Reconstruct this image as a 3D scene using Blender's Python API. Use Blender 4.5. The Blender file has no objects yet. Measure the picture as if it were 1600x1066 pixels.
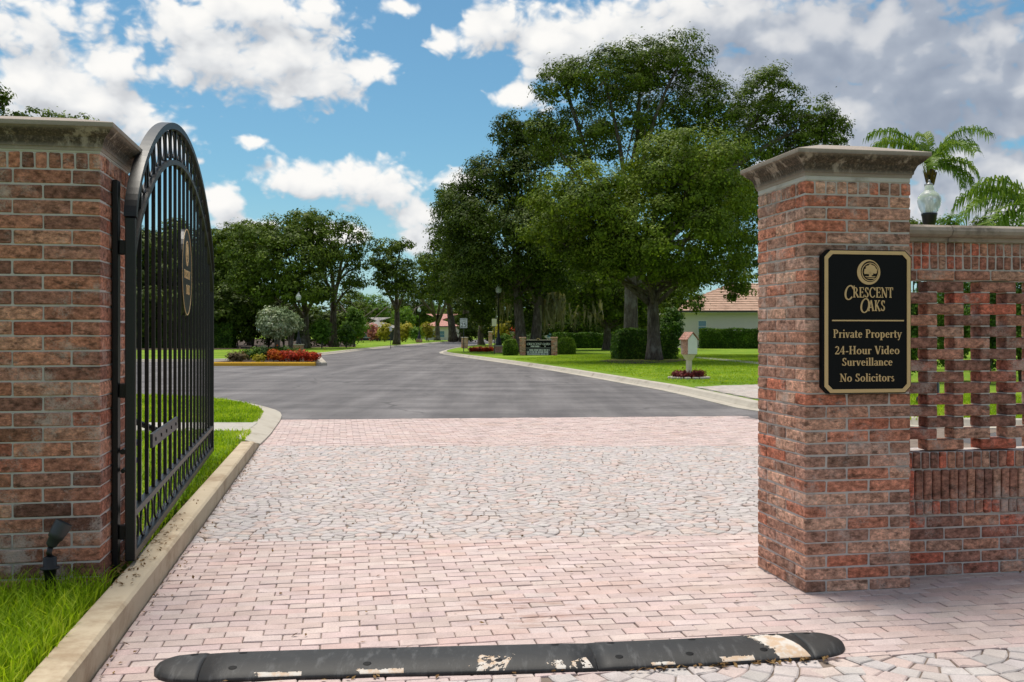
import bpy, math, random
import numpy as np
from mathutils import Vector, Matrix
R = math.radians
C = bpy.context.scene.collection
rng = random.Random(7)
F, H = 1555.0, 1.6          # focal length in photo pixels, eye height in metres

def at(px, py, Z):          # a surveyed photo point at distance Z, in metres
    return Vector(((px-800)*Z/F, Z, H-(py-520)*Z/F))
def gp(px, py):             # a surveyed point on level ground
    Z = F*H/(py-520.0)
    return ((px-800)*Z/F, Z)

# ------------------------------------------------------------------ camera
cam = bpy.data.objects.new('camera', bpy.data.cameras.new('camera')); C.objects.link(cam)
cam.location = (0, 0, H); cam.rotation_euler = (R(90), 0, 0)
cam.data.sensor_width = 36; cam.data.lens = 36*F/1600; cam.data.shift_y = -13/1600
cam.data.clip_end = 6000
cam.data.dof.use_dof = True; cam.data.dof.focus_distance = 7.5; cam.data.dof.aperture_fstop = 11
bpy.context.scene.camera = cam

# ------------------------------------------------------------------ node helpers
def N(t, typ, ins=None, **props):
    n = t.nodes.new(typ)
    for k, v in props.items(): setattr(n, k, v)
    for k, v in (ins or {}).items():
        s = n.inputs[k]
        if isinstance(v, bpy.types.NodeSocket): t.links.new(v, s)
        else: s.default_value = v
    return n
def M2(t, op, a, b=0.0, c=None, clamp=False):
    d = {0: a, 1: b}
    if c is not None: d[2] = c
    return N(t, 'ShaderNodeMath', d, operation=op, use_clamp=clamp).outputs[0]
def mix(t, f, a, b, blend='MIX'):
    def c4(v): return v if isinstance(v, bpy.types.NodeSocket) else (tuple(v)+(1,))[:4]
    return N(t, 'ShaderNodeMix', {0: f, 6: c4(a), 7: c4(b)}, data_type='RGBA', blend_type=blend).outputs[2]
def ramp(t, fac, stops, interp='LINEAR'):
    n = N(t, 'ShaderNodeValToRGB', {0: fac}); e = n.color_ramp.elements; n.color_ramp.interpolation = interp
    while len(e) < len(stops): e.new(0.5)
    for i, (p, c) in enumerate(stops):
        e[i].position = p
        e[i].color = (c, c, c, 1) if isinstance(c, (int, float)) else tuple(c)+(1,)
    return n.outputs[0]
def noise(t, vec, scale, detail=4, rough=0.55, w=None):
    return N(t, 'ShaderNodeTexNoise', {'Vector': vec, 'Scale': scale, 'Detail': detail, 'Roughness': rough}).outputs[0]
def sstep(t, v, a, b):
    return N(t, 'ShaderNodeMapRange', {0: v, 1: a, 2: b, 3: 0.0, 4: 1.0}, interpolation_type='SMOOTHSTEP').outputs[0]
MATS = {}
def mat(name, fn):
    m = bpy.data.materials.new(name); m.use_nodes = True; t = m.node_tree; t.nodes.clear()
    out = t.nodes.new('ShaderNodeOutputMaterial')
    t.links.new(fn(t), out.inputs[0]); MATS[name] = m
    return m
def pos(t, sc=(1, 1, 1)):
    g = N(t, 'ShaderNodeNewGeometry').outputs['Position']
    return N(t, 'ShaderNodeVectorMath', {0: g, 1: sc}, operation='MULTIPLY').outputs[0]
def pbsdf(t, base, rough=0.8, bump=None, bs=0.3, bd=0.01, metal=0.0, spec=0.3):
    n = N(t, 'ShaderNodeBsdfPrincipled', {'Roughness': rough, 'Metallic': metal, 'Specular IOR Level': spec})
    if isinstance(base, bpy.types.NodeSocket): t.links.new(base, n.inputs['Base Color'])
    else: n.inputs['Base Color'].default_value = tuple(base)+(1,)
    if bump is not None:
        b = N(t, 'ShaderNodeBump', {'Height': bump, 'Strength': bs, 'Distance': bd})
        t.links.new(b.outputs[0], n.inputs['Normal'])
    return n.outputs[0]

# ------------------------------------------------------------------ sky, sun, exposure
SUN_EL, SUN_AZ = R(72), R(-28)      # azimuth from +Y, negative = towards -X
sc = bpy.context.scene
sc.view_settings.view_transform = 'Standard'; sc.view_settings.look = 'None'
sc.view_settings.gamma = 1; sc.view_settings.use_curve_mapping = False
sc.view_settings.exposure = 0.50
world = bpy.data.worlds.new('World'); sc.world = world; world.use_nodes = True
wt = world.node_tree; wt.nodes.clear()
sky = N(wt, 'ShaderNodeTexSky', sky_type='NISHITA', sun_disc=False, sun_elevation=SUN_EL, sun_rotation=SUN_AZ,
        air_density=1.0, dust_density=0.6, ozone_density=2.0)
def blob(x, y, rx, ry):
    az = math.degrees(math.atan((x-800)/F)); el = math.degrees(math.atan((520-y)/F*math.cos(math.radians(az))))
    k = math.degrees(1/F)
    return (az, el, rx*k, ry*k)
CLOUDS = [blob(*b) for b in [
    (330, 70, 150, 95), (430, 75, 160, 105), (500, 130, 110, 62), (575, 108, 85, 36), (400, 20, 170, 60), (300, 30, 110, 60),
    (60, 130, 130, 85), (150, 160, 105, 72), (60, 30, 140, 70), (190, 100, 70, 60), (250, 215, 76, 50), (215, 190, 56, 46), (440, 150, 60, 40),
    (460, 280, 92, 46), (550, 285, 115, 52), (640, 345, 66, 48), (660, 375, 66, 44), (350, 315, 50, 44), (720, 285, 56, 36), (600, 300, 80, 40),
    (770, 45, 90, 66), (850, 75, 100, 84), (960, 40, 170, 90), (820, 152, 70, 32), (700, 62, 40, 32), (625, 12, 48, 20), (1050, 60, 160, 110),
    (1130, 60, 200, 130), (1280, 90, 260, 190), (1420, 120, 280, 230), (1560, 130, 240, 230), (1500, 260, 220, 160), (1330, 230, 180, 170), (1600, 330, 160, 90), (395, 222, 34, 15),
    (730, 350, 66, 44), (520, 365, 80, 26), (400, 355, 66, 20)]]
def cloud_group(detail):
    g = bpy.data.node_groups.new('cloud_density', 'ShaderNodeTree')
    g.interface.new_socket('AzEl', in_out='INPUT', socket_type='NodeSocketVector')
    g.interface.new_socket('Density', in_out='OUTPUT', socket_type='NodeSocketFloat')
    gi = g.nodes.new('NodeGroupInput'); go = g.nodes.new('NodeGroupOutput')
    v = gi.outputs[0]; acc = None
    for (a, e, ra, re) in CLOUDS:
        d = N(g, 'ShaderNodeVectorMath', {0: v, 1: (a, e, 0)}, operation='SUBTRACT').outputs[0]
        d = N(g, 'ShaderNodeVectorMath', {0: d, 1: (0.93/ra, 0.93/re, 0)}, operation='MULTIPLY').outputs[0]
        d = N(g, 'ShaderNodeVectorMath', {0: d}, operation='LENGTH').outputs['Value']
        d = M2(g, 'SUBTRACT', 1.0, d)
        acc = d if acc is None else N(g, 'ShaderNodeMath', {0: acc, 1: d, 2: 0.35}, operation='SMOOTH_MAX').outputs[0]
    acc = M2(g, 'MAXIMUM', acc, -0.9)
    # away from the surveyed clouds the same broken cumulus goes on over the whole sky
    s = N(g, 'ShaderNodeSeparateXYZ', {0: v})
    far = M2(g, 'MAXIMUM', sstep(g, M2(g, 'ABSOLUTE', s.outputs[0]), 29, 40), sstep(g, s.outputs[1], 20, 30))
    acc = N(g, 'ShaderNodeMix', {0: far, 2: acc, 3: 0.42}, data_type='FLOAT').outputs[0]
    p = N(g, 'ShaderNodeVectorMath', {0: v, 1: (1, 1.35, 1)}, operation='MULTIPLY').outputs[0]
    n0 = N(g, 'ShaderNodeTexNoise', {'Vector': p, 'Scale': 0.35, 'Detail': 2})
    w = N(g, 'ShaderNodeVectorMath', {0: n0.outputs[1], 1: (0.5, 0.5, 0.5)}, operation='SUBTRACT').outputs[0]
    w = N(g, 'ShaderNodeVectorMath', {0: w, 'Scale': 1.6}, operation='SCALE').outputs[0]
    p2 = N(g, 'ShaderNodeVectorMath', {0: p, 1: w}, operation='ADD').outputs[0]
    n1 = N(g, 'ShaderNodeTexNoise', {'Vector': p2, 'Scale': 0.26, 'Detail': detail, 'Roughness': 0.59}).outputs[0]
    n2 = N(g, 'ShaderNodeTexVoronoi', {'Vector': p2, 'Scale': 0.8, 'Detail': 2, 'Roughness': 0.6}, feature='SMOOTH_F1').outputs[0]
    d = M2(g, 'ADD', acc, M2(g, 'MULTIPLY', M2(g, 'SUBTRACT', n1, 0.5), 1.6))
    d = M2(g, 'ADD', d, M2(g, 'MULTIPLY', M2(g, 'SUBTRACT', 0.42, n2), 0.55 if detail > 4 else 0.15))
    g.links.new(d, go.inputs[0])
    return g
cg, cgs = cloud_group(8), cloud_group(2.2)
dirv = N(wt, 'ShaderNodeTexCoord').outputs['Generated']
sp = N(wt, 'ShaderNodeSeparateXYZ', {0: dirv})
azd = M2(wt, 'MULTIPLY', M2(wt, 'ARCTAN2', sp.outputs[0], sp.outputs[1]), 57.2958)
eld = M2(wt, 'MULTIPLY', M2(wt, 'ARCSINE', sp.outputs[2]), 57.2958)
ae = N(wt, 'ShaderNodeCombineXYZ', {0: azd, 1: eld, 2: 0.0}).outputs[0]
up = N(wt, 'ShaderNodeVectorMath', {0: ae, 1: (-0.45, 1.25, 0)}, operation='ADD').outputs[0]
def dens(v, grp):
    n = wt.nodes.new('ShaderNodeGroup'); n.node_tree = grp; wt.links.new(v, n.inputs[0]); return n.outputs[0]
d0, d1, d0s = dens(ae, cg), dens(up, cgs), dens(ae, cgs)
cover = sstep(wt, d0, 0.03, 0.42)
lit = sstep(wt, M2(wt, 'ADD', M2(wt, 'ADD', M2(wt, 'SUBTRACT', d0s, d1), M2(wt, 'MULTIPLY', d0s, -0.22)), M2(wt, 'MULTIPLY', M2(wt, 'SUBTRACT', d0, d0s), 0.35)), -0.62, 0.30)
gm = blob(1400, 110, 470, 330)
gd = N(wt, 'ShaderNodeVectorMath', {0: ae, 1: (gm[0], gm[1], 0)}, operation='SUBTRACT').outputs[0]
gd = N(wt, 'ShaderNodeVectorMath', {0: gd, 1: (1/gm[2], 1/gm[3], 0)}, operation='MULTIPLY').outputs[0]
gd = N(wt, 'ShaderNodeVectorMath', {0: gd}, operation='LENGTH').outputs['Value']
gn = noise(wt, ae, 0.12, 5, 0.6)
grey = M2(wt, 'MULTIPLY', sstep(wt, M2(wt, 'ADD', gd, M2(wt, 'MULTIPLY', M2(wt, 'SUBTRACT', gn, 0.5), 1.5)), 1.0, 0.35), 1.0)
SKY_STR = 0.10
ccol = ramp(wt, lit, [(0.0, (4.1, 4.25, 4.5)), (0.45, (5.6, 5.7, 5.8)), (1.0, (7.0, 6.9, 6.7))])
litg = sstep(wt, M2(wt, 'ADD', M2(wt, 'ADD', M2(wt, 'SUBTRACT', d0s, d1), M2(wt, 'MULTIPLY', M2(wt, 'SUBTRACT', gn, 0.5), 1.1)), M2(wt, 'MULTIPLY', M2(wt, 'SUBTRACT', d0, d0s), 0.12)), -0.55, 0.55)
gcol = ramp(wt, litg, [(0.0, (2.1, 2.45, 3.1)), (0.6, (2.9, 3.25, 3.85)), (1.0, (4.9, 5.0, 5.2))])
ccol = mix(wt, grey, ccol, gcol)
skyc = mix(wt, 1.0, sky.outputs[0], (0.50, 0.74, 0.76), 'MULTIPLY')
horizon = sstep(wt, eld, 9.0, -1.0)
skyc = mix(wt, M2(wt, 'MULTIPLY', horizon, 0.5), skyc, (3.6, 4.9, 5.9))
wc = mix(wt, cover, skyc, ccol)
bg = N(wt, 'ShaderNodeBackground', {0: wc, 1: SKY_STR})
wo = wt.nodes.new('ShaderNodeOutputWorld'); wt.links.new(bg.outputs[0], wo.inputs[0])
world.cycles.sampling_method = 'MANUAL'; world.cycles.sample_map_resolution = 512

sun = bpy.data.objects.new('sun', bpy.data.lights.new('sun', 'SUN')); C.objects.link(sun)
sun.data.energy = 3.3; sun.data.angle = R(30); sun.data.color = (1.0, 0.93, 0.82)
sdir = Vector((math.sin(SUN_AZ)*math.cos(SUN_EL), math.cos(SUN_AZ)*math.cos(SUN_EL), math.sin(SUN_EL)))
sun.rotation_euler = sdir.to_track_quat('Z', 'Y').to_euler()
sun.location = (0, 0, 30)

# ------------------------------------------------------------------ materials
def leafmat(name, c0, c1, c2, trans=0.32, rough=0.55):
    def fn(t):
        g = N(t, 'ShaderNodeNewGeometry')
        f = g.outputs['Random Per Island']
        big = noise(t, g.outputs['Position'], 0.9, 4, 0.6)
        f = M2(t, 'ADD', M2(t, 'MULTIPLY', M2(t, 'POWER', f, 1.3), 0.55), M2(t, 'MULTIPLY', M2(t, 'SUBTRACT', big, 0.36), 1.5), clamp=True)
        col = ramp(t, f, [(0.0, c0), (0.5, c1), (1.0, c2)])
        a = pbsdf(t, col, rough, spec=0.10)
        b = N(t, 'ShaderNodeBsdfTranslucent', {0: mix(t, 1.0, col, (1.5, 1.5, 0.6), 'MULTIPLY')})
        return N(t, 'ShaderNodeMixShader', {0: trans, 1: a, 2: b.outputs[0]}).outputs[0]
    return mat(name, fn)
leafmat('oak_leaf', (0.026, 0.046, 0.005), (0.078, 0.122, 0.011), (0.20, 0.265, 0.026), 0.16)
leafmat('live_oak_leaf', (0.034, 0.058, 0.006), (0.110, 0.165, 0.013), (0.28, 0.345, 0.034), 0.18)
leafmat('dark_leaf', (0.020, 0.036, 0.004), (0.056, 0.090, 0.009), (0.15, 0.20, 0.022), 0.14)
leafmat('bright_leaf', (0.05, 0.11, 0.015), (0.10, 0.19, 0.025), (0.20, 0.30, 0.045))
leafmat('hedge_leaf', (0.016, 0.04, 0.006), (0.048, 0.105, 0.010), (0.17, 0.28, 0.028), 0.15)
leafmat('box_leaf', (0.03, 0.065, 0.008), (0.095, 0.17, 0.014), (0.24, 0.34, 0.03), 0.15)
leafmat('variegated_leaf', (0.06, 0.10, 0.035), (0.26, 0.33, 0.17), (0.78, 0.79, 0.60), 0.1)
leafmat('red_leaf', (0.07, 0.02, 0.008), (0.42, 0.035, 0.015), (0.62, 0.11, 0.02), 0.2)
leafmat('orange_leaf', (0.09, 0.05, 0.010), (0.45, 0.08, 0.015), (0.66, 0.26, 0.03), 0.2)
leafmat('maroon_leaf', (0.05, 0.012, 0.014), (0.13, 0.02, 0.02), (0.22, 0.05, 0.04), 0.2)
leafmat('tan_leaf', (0.10, 0.08, 0.04), (0.18, 0.13, 0.07), (0.26, 0.20, 0.11), 0.2)
leafmat('yellow_leaf', (0.20, 0.20, 0.02), (0.36, 0.32, 0.04), (0.50, 0.42, 0.06), 0.3)
leafmat('pink_leaf', (0.30, 0.10, 0.09), (0.50, 0.20, 0.17), (0.62, 0.32, 0.28), 0.25)
leafmat('moss_strand', (0.10, 0.10, 0.06), (0.17, 0.16, 0.10), (0.26, 0.24, 0.15), 0.25)
leafmat('palm_leaf', (0.07, 0.13, 0.018), (0.15, 0.24, 0.035), (0.30, 0.35, 0.07), 0.35, 0.4)
leafmat('grass_blade', (0.085, 0.15, 0.008), (0.26, 0.39, 0.014), (0.52, 0.55, 0.08), 0.42, 0.5)
leafmat('litter', (0.09, 0.05, 0.02), (0.17, 0.10, 0.045), (0.30, 0.20, 0.08), 0.1, 0.8)

def m_lawn(t):
    p = pos(t)
    a, b, c = noise(t, p, 0.25, 4), noise(t, p, 3.0, 5), noise(t, p, 45.0, 4, 0.7)
    f = M2(t, 'ADD', M2(t, 'ADD', M2(t, 'MULTIPLY', a, 0.45), M2(t, 'MULTIPLY', b, 0.25)), M2(t, 'MULTIPLY', c, 0.4))
    col = ramp(t, f, [(0.34, (0.055, 0.115, 0.010)), (0.52, (0.145, 0.25, 0.017)), (0.72, (0.30, 0.37, 0.045))])
    dr = noise(t, p, 0.55, 6, 0.7)
    col = mix(t, M2(t, 'MULTIPLY', sstep(t, dr, 0.56, 0.72), 0.6), col, (0.30, 0.29, 0.07))
    return pbsdf(t, col, 0.9, c, 0.9, 0.05, spec=0.1)
mat('lawn', m_lawn)
def m_asphalt(t):
    p = pos(t)
    fine = noise(t, p, 130, 3, 0.7); mid = noise(t, p, 0.6, 5)
    st = noise(t, pos(t, (1.2, 0.09, 1)), 1.0, 4, 0.6)
    ln = noise(t, pos(t, (0.07, 1.1, 1)), 1.0, 3, 0.6)
    sw = noise(t, N(t, 'ShaderNodeVectorRotate', {'Vector': pos(t, (0.10, 0.9, 1)), 'Angle': 0.35}, rotation_type='Z_AXIS').outputs[0], 1.0, 5, 0.7)
    f = M2(t, 'ADD', M2(t, 'ADD', M2(t, 'MULTIPLY', mid, 0.25), M2(t, 'MULTIPLY', st, 0.30)), M2(t, 'ADD', M2(t, 'MULTIPLY', ln, 0.2), M2(t, 'MULTIPLY', sw, 0.25)))
    col = ramp(t, f, [(0.38, (0.045, 0.042, 0.045)), (0.50, (0.092, 0.087, 0.089)), (0.62, (0.155, 0.147, 0.149))])
    col = mix(t, 0.75, col, ramp(t, fine, [(0.32, 0.45), (0.68, 1.35)]), 'MULTIPLY')
    wv = N(t, 'ShaderNodeVectorMath', {0: p, 1: N(t, 'ShaderNodeTexNoise', {'Vector': p, 'Scale': 0.8, 'Detail': 4}).outputs[1]}, operation='ADD').outputs[0]
    ck = N(t, 'ShaderNodeTexVoronoi', {'Vector': wv, 'Scale': 0.16}, feature='DISTANCE_TO_EDGE').outputs[0]
    col = mix(t, M2(t, 'MULTIPLY', sstep(t, ck, 0.010, 0.002), M2(t, 'MULTIPLY', sstep(t, mid, 0.46, 0.56), 0.55)), col, (0.025, 0.024, 0.025))
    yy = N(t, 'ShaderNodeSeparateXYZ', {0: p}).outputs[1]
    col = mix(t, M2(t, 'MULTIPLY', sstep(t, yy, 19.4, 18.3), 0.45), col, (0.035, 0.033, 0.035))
    col = mix(t, 1.0, col, (1.48, 1.45, 1.44), 'MULTIPLY')
    return pbsdf(t, col, 0.8, fine, 0.7, 0.008, spec=0.25)
mat('asphalt', m_asphalt)
def m_conc(name, c0, c1, dirt=(0.16, 0.12, 0.08), dthr=0.62, sc=1.0):
    def fn(t):
        p = pos(t); a = noise(t, p, 3.5*sc, 6, 0.65); b = noise(t, p, 70*sc, 4, 0.7); d = noise(t, p, 1.6*sc, 6, 0.7)
        col = mix(t, a, c0, c1)
        col = mix(t, M2(t, 'MULTIPLY', sstep(t, d, dthr-0.10, dthr+0.14), 0.75), col, dirt)
        sp_ = sstep(t, b, 0.66, 0.76)
        col = mix(t, M2(t, 'MULTIPLY', sp_, 0.5), col, tuple(0.45*x for x in c0))
        return pbsdf(t, col, 0.9, b, 0.45, 0.004, spec=0.2)
    return mat(name, fn)
m_conc('kerb_concrete', (0.40, 0.325, 0.225), (0.55, 0.46, 0.34), (0.24, 0.16, 0.095), 0.56)
m_conc('pale_concrete', (0.34, 0.305, 0.255), (0.47, 0.43, 0.37), (0.20, 0.165, 0.125), 0.60)
m_conc('walk_concrete', (0.33, 0.31, 0.275), (0.44, 0.415, 0.37), (0.22, 0.19, 0.15), 0.62)
m_conc('yellow_kerb', (0.50, 0.26, 0.02), (0.66, 0.38, 0.04), (0.30, 0.22, 0.10), 0.68)
m_conc('stained_stone', (0.27, 0.22, 0.185), (0.40, 0.34, 0.29), (0.07, 0.055, 0.042), 0.52, 2.5)
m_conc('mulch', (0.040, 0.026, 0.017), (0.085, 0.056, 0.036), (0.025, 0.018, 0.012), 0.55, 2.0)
m_conc('mortar_mix', (0.43, 0.39, 0.37), (0.58, 0.535, 0.51), (0.20, 0.16, 0.125), 0.62, 2.0)
m_conc('pale_mortar', (0.44, 0.42, 0.40), (0.58, 0.56, 0.53), (0.26, 0.22, 0.19), 0.62, 3.0)
m_conc('stucco', (0.60, 0.55, 0.50), (0.66, 0.61, 0.56), (0.44, 0.43, 0.38), 0.72)
m_conc('tan_stucco', (0.42, 0.33, 0.25), (0.48, 0.38, 0.30), (0.34, 0.26, 0.2), 0.72)
m_conc('joint_sand', (0.15, 0.115, 0.095), (0.24, 0.19, 0.155), (0.05, 0.04, 0.03), 0.6, 3)
m_conc('roof_tile', (0.46, 0.30, 0.225), (0.56, 0.38, 0.29), (0.30, 0.19, 0.14), 0.56)
m_conc('pink_roof', (0.54, 0.28, 0.23), (0.62, 0.34, 0.29), (0.42, 0.2, 0.17), 0.7)
m_conc('grey_roof', (0.36, 0.34, 0.32), (0.46, 0.44, 0.41), (0.3, 0.27, 0.25), 0.7)
def m_cap(t):           # cast stone, blackened by mildew on the cove below its lip
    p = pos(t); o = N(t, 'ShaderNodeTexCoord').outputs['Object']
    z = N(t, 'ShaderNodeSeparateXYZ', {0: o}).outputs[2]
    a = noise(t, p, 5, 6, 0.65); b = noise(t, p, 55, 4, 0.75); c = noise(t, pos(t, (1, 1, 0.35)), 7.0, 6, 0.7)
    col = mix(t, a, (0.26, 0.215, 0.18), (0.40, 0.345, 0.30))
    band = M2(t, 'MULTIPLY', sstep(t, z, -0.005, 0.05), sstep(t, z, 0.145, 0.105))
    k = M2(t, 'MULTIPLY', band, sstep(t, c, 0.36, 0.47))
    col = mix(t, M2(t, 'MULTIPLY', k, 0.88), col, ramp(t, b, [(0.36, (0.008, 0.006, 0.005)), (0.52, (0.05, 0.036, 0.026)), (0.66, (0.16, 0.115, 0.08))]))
    col = mix(t, M2(t, 'MULTIPLY', sstep(t, b, 0.68, 0.8), 0.5), col, (0.55, 0.5, 0.42))
    return pbsdf(t, col, 0.92, M2(t, 'ADD', b, M2(t, 'MULTIPLY', a, 0.6)), 0.5, 0.008, spec=0.2)
mat('cap_stone', m_cap)
def brick_fn(src):
    def fn(t):
        p = pos(t)
        c = N(t, 'ShaderNodeObjectInfo').outputs['Color'] if src == 'obj' else N(t, 'ShaderNodeAttribute', attribute_name='tint').outputs['Color']
        a = noise(t, pos(t, (1, 1, 1.5)), 24, 6, 0.72); b = noise(t, p, 95, 4, 0.75); d = noise(t, pos(t, (1, 1, 2.4)), 11, 5, 0.65); e = noise(t, p, 3.2, 5, 0.65)
        col = mix(t, 1.0, c, ramp(t, a, [(0.32, (0.42, 0.36, 0.33)), (0.5, (1.15, 1.08, 1.05)), (0.66, (2.0, 1.85, 1.78))]), 'MULTIPLY')
        col = mix(t, M2(t, 'MULTIPLY', sstep(t, d, 0.54, 0.66), 0.72), col, (0.075, 0.042, 0.03))
        col = mix(t, M2(t, 'MULTIPLY', sstep(t, M2(t, 'ADD', e, M2(t, 'MULTIPLY', b, 0.4)), 0.72, 0.88), 0.6), col, (0.60, 0.50, 0.45))
        col = mix(t, sstep(t, b, 0.58, 0.70), col, mix(t, 0.7, col, (0.04, 0.024, 0.02)))
        h = M2(t, 'ADD', M2(t, 'MULTIPLY', a, 1.0), M2(t, 'MULTIPLY', b, 0.8))
        return pbsdf(t, col, 0.92, h, 0.9, 0.010, spec=0.15)
    return fn
mat('brick_clay', brick_fn('obj')); mat('brick_clay_far', brick_fn('attr'))
def paver_fn(src):
    def fn(t):
        p = pos(t)
        c = N(t, 'ShaderNodeObjectInfo').outputs['Color'] if src == 'obj' else N(t, 'ShaderNodeAttribute', attribute_name='tint').outputs['Color']
        a = noise(t, p, 7, 5, 0.6); b = noise(t, p, 110, 3, 0.7); s = noise(t, p, 0.9, 6, 0.65)
        col = mix(t, 1.0, c, ramp(t, a, [(0.25, 0.86), (0.75, 1.10)]), 'MULTIPLY')
        col = mix(t, 1.0, col, ramp(t, b, [(0.3, 0.80), (0.7, 1.10)]), 'MULTIPLY')
        col = mix(t, M2(t, 'MULTIPLY', sstep(t, s, 0.55, 0.75), 0.45), col, (0.40, 0.26, 0.19))
        # tyre-scuffed, oil-stained wheel path just beyond the bump
        q = N(t, 'ShaderNodeVectorMath', {0: p, 1: (0.1, 5.75, 0)}, operation='SUBTRACT').outputs[0]
        q = N(t, 'ShaderNodeVectorMath', {0: q, 1: (1.5, 1.7, 0)}, operation='MULTIPLY').outputs[0]
        q = N(t, 'ShaderNodeVectorMath', {0: q}, operation='LENGTH').outputs['Value']
        st = noise(t, pos(t, (3, 12, 1)), 1.0, 5, 0.7)
        k = M2(t, 'MULTIPLY', sstep(t, q, 1.0, 0.2), sstep(t, st, 0.46, 0.62))
        col = mix(t, M2(t, 'MULTIPLY', k, 0.55), col, (0.26, 0.13, 0.09))
        tr = noise(t, pos(t, (2.2, 0.16, 1)), 1.0, 5, 0.65)
        col = mix(t, M2(t, 'MULTIPLY', sstep(t, tr, 0.52, 0.70), 0.30), col, (0.27, 0.22, 0.20))
        sp_ = noise(t, p, 26, 2, 0.5)
        col = mix(t, M2(t, 'MULTIPLY', sstep(t, sp_, 0.70, 0.74), 0.5), col, (0.2, 0.14, 0.11))
        return pbsdf(t, col, 0.85, M2(t, 'ADD', b, a), 0.5, 0.004, spec=0.25)
    return fn
mat('paver_clay', paver_fn('obj')); mat('paver_clay_far', paver_fn('attr'))
def m_bark(t):
    p = pos(t, (1, 1, 0.22)); a = noise(t, p, 9, 6, 0.7); b = noise(t, pos(t), 1.3, 4)
    col = ramp(t, a, [(0.3, (0.035, 0.027, 0.021)), (0.55, (0.11, 0.09, 0.073)), (0.75, (0.21, 0.185, 0.155))])
    col = mix(t, M2(t, 'MULTIPLY', sstep(t, b, 0.52, 0.68), 0.5), col, (0.24, 0.235, 0.20))
    return pbsdf(t, col, 0.95, a, 0.9, 0.05, spec=0.1)
mat('bark', m_bark)
def m_plain(name, c, rough=0.5, metal=0.0, bump=0.0, spec=0.4, var=0.12, bscale=60):
    def fn(t):
        p = pos(t); a = noise(t, p, 6, 5, 0.6); b = noise(t, p, bscale, 3)
        col = mix(t, a, tuple(x*(1-var) for x in c), tuple(x*(1+var) for x in c))
        return pbsdf(t, col, rough, b if bump else None, bump, 0.002, metal, spec)
    return mat(name, fn)
m_plain('black_paint', (0.006, 0.006, 0.007), 0.42, 0, 0.12, 0.4, 0.3)
m_plain('dark_steel', (0.05, 0.052, 0.058), 0.45, 0.3, 0.1)
m_plain('sign_black', (0.004, 0.004, 0.005), 0.6, 0, 0, 0.15)
m_plain('gold_leaf', (0.62, 0.42, 0.20), 0.55, 0, 0, 0.4)
m_plain('white_paint', (0.72, 0.72, 0.70), 0.6)
m_plain('cream_paint', (0.66, 0.58, 0.42), 0.6)
m_plain('sign_white', (0.75, 0.76, 0.78), 0.5)
m_plain('sign_cream', (0.66, 0.63, 0.42), 0.5)
m_plain('fascia_white', (0.66, 0.66, 0.62), 0.6)
m_plain('dark_trim', (0.05, 0.04, 0.035), 0.6)
m_plain('dark_shade', (0.03, 0.035, 0.03), 0.8)
m_plain('galvanised', (0.30, 0.31, 0.32), 0.45, 0.6)
m_plain('screen_dark', (0.035, 0.04, 0.045), 0.4)
def m_rubber(t):
    p = pos(t); a = noise(t, p, 10, 6, 0.7); b = noise(t, p, 160, 3); s = noise(t, pos(t, (14, 3, 3)), 2.0, 5, 0.7)
    col = mix(t, a, (0.010, 0.010, 0.011), (0.030, 0.029, 0.029))
    col = mix(t, M2(t, 'MULTIPLY', sstep(t, s, 0.50, 0.72), 0.5), col, (0.11, 0.11, 0.112))
    return pbsdf(t, col, 0.62, b, 0.5, 0.002, spec=0.4)
mat('rubber', m_rubber)
def m_wornpaint(t):
    p = pos(t); a = noise(t, p, 14, 5, 0.7); z = N(t, 'ShaderNodeSeparateXYZ', {0: p}).outputs[2]
    col = mix(t, sstep(t, a, 0.4, 0.6), (0.50, 0.36, 0.25), (0.56, 0.52, 0.475))
    return pbsdf(t, col, 0.7, a, 0.3, 0.002)
mat('worn_stripe', m_wornpaint)
def m_glass(t):
    return N(t, 'ShaderNodeBsdfPrincipled', {'Base Color': (0.80, 0.84, 0.85, 1), 'Roughness': 0.28, 'Transmission Weight': 0.62, 'IOR': 1.2}).outputs[0]
mat('lamp_glass', m_glass)
def m_window(t):
    return pbsdf(t, (0.12, 0.24, 0.34), 0.08, spec=0.8)
mat('window_glass', m_window)
# ------------------------------------------------------------------ object helpers
def link(name, me, m=None, parent=None, loc=None, rot=None):
    o = bpy.data.objects.new(name, me); C.objects.link(o)
    if m is not None and me is not None and len(me.materials) == 0: me.materials.append(MATS[m])
    if parent is not None: o.parent = parent
    if loc is not None: o.location = loc
    if rot is not None: o.rotation_euler = rot
    return o
def thing(name, label, cat, loc=(0, 0, 0), rz=0.0, group=None):
    o = bpy.data.objects.new(name, None); C.objects.link(o); o.empty_display_size = 0.2
    o.location = loc; o.rotation_euler = (0, 0, rz)
    return tag(o, label, cat, group)
def tag(o, label=None, cat=None, group=None, kind=None):
    for k, v in (('label', label), ('category', cat), ('group', group), ('kind', kind)):
        if v: o[k] = v
    return o
def copy_tree(o, parent=None):
    c = o.copy(); C.objects.link(c)
    if parent is not None: c.parent = parent
    for ch in o.children: copy_tree(ch, c)
    return c

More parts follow.
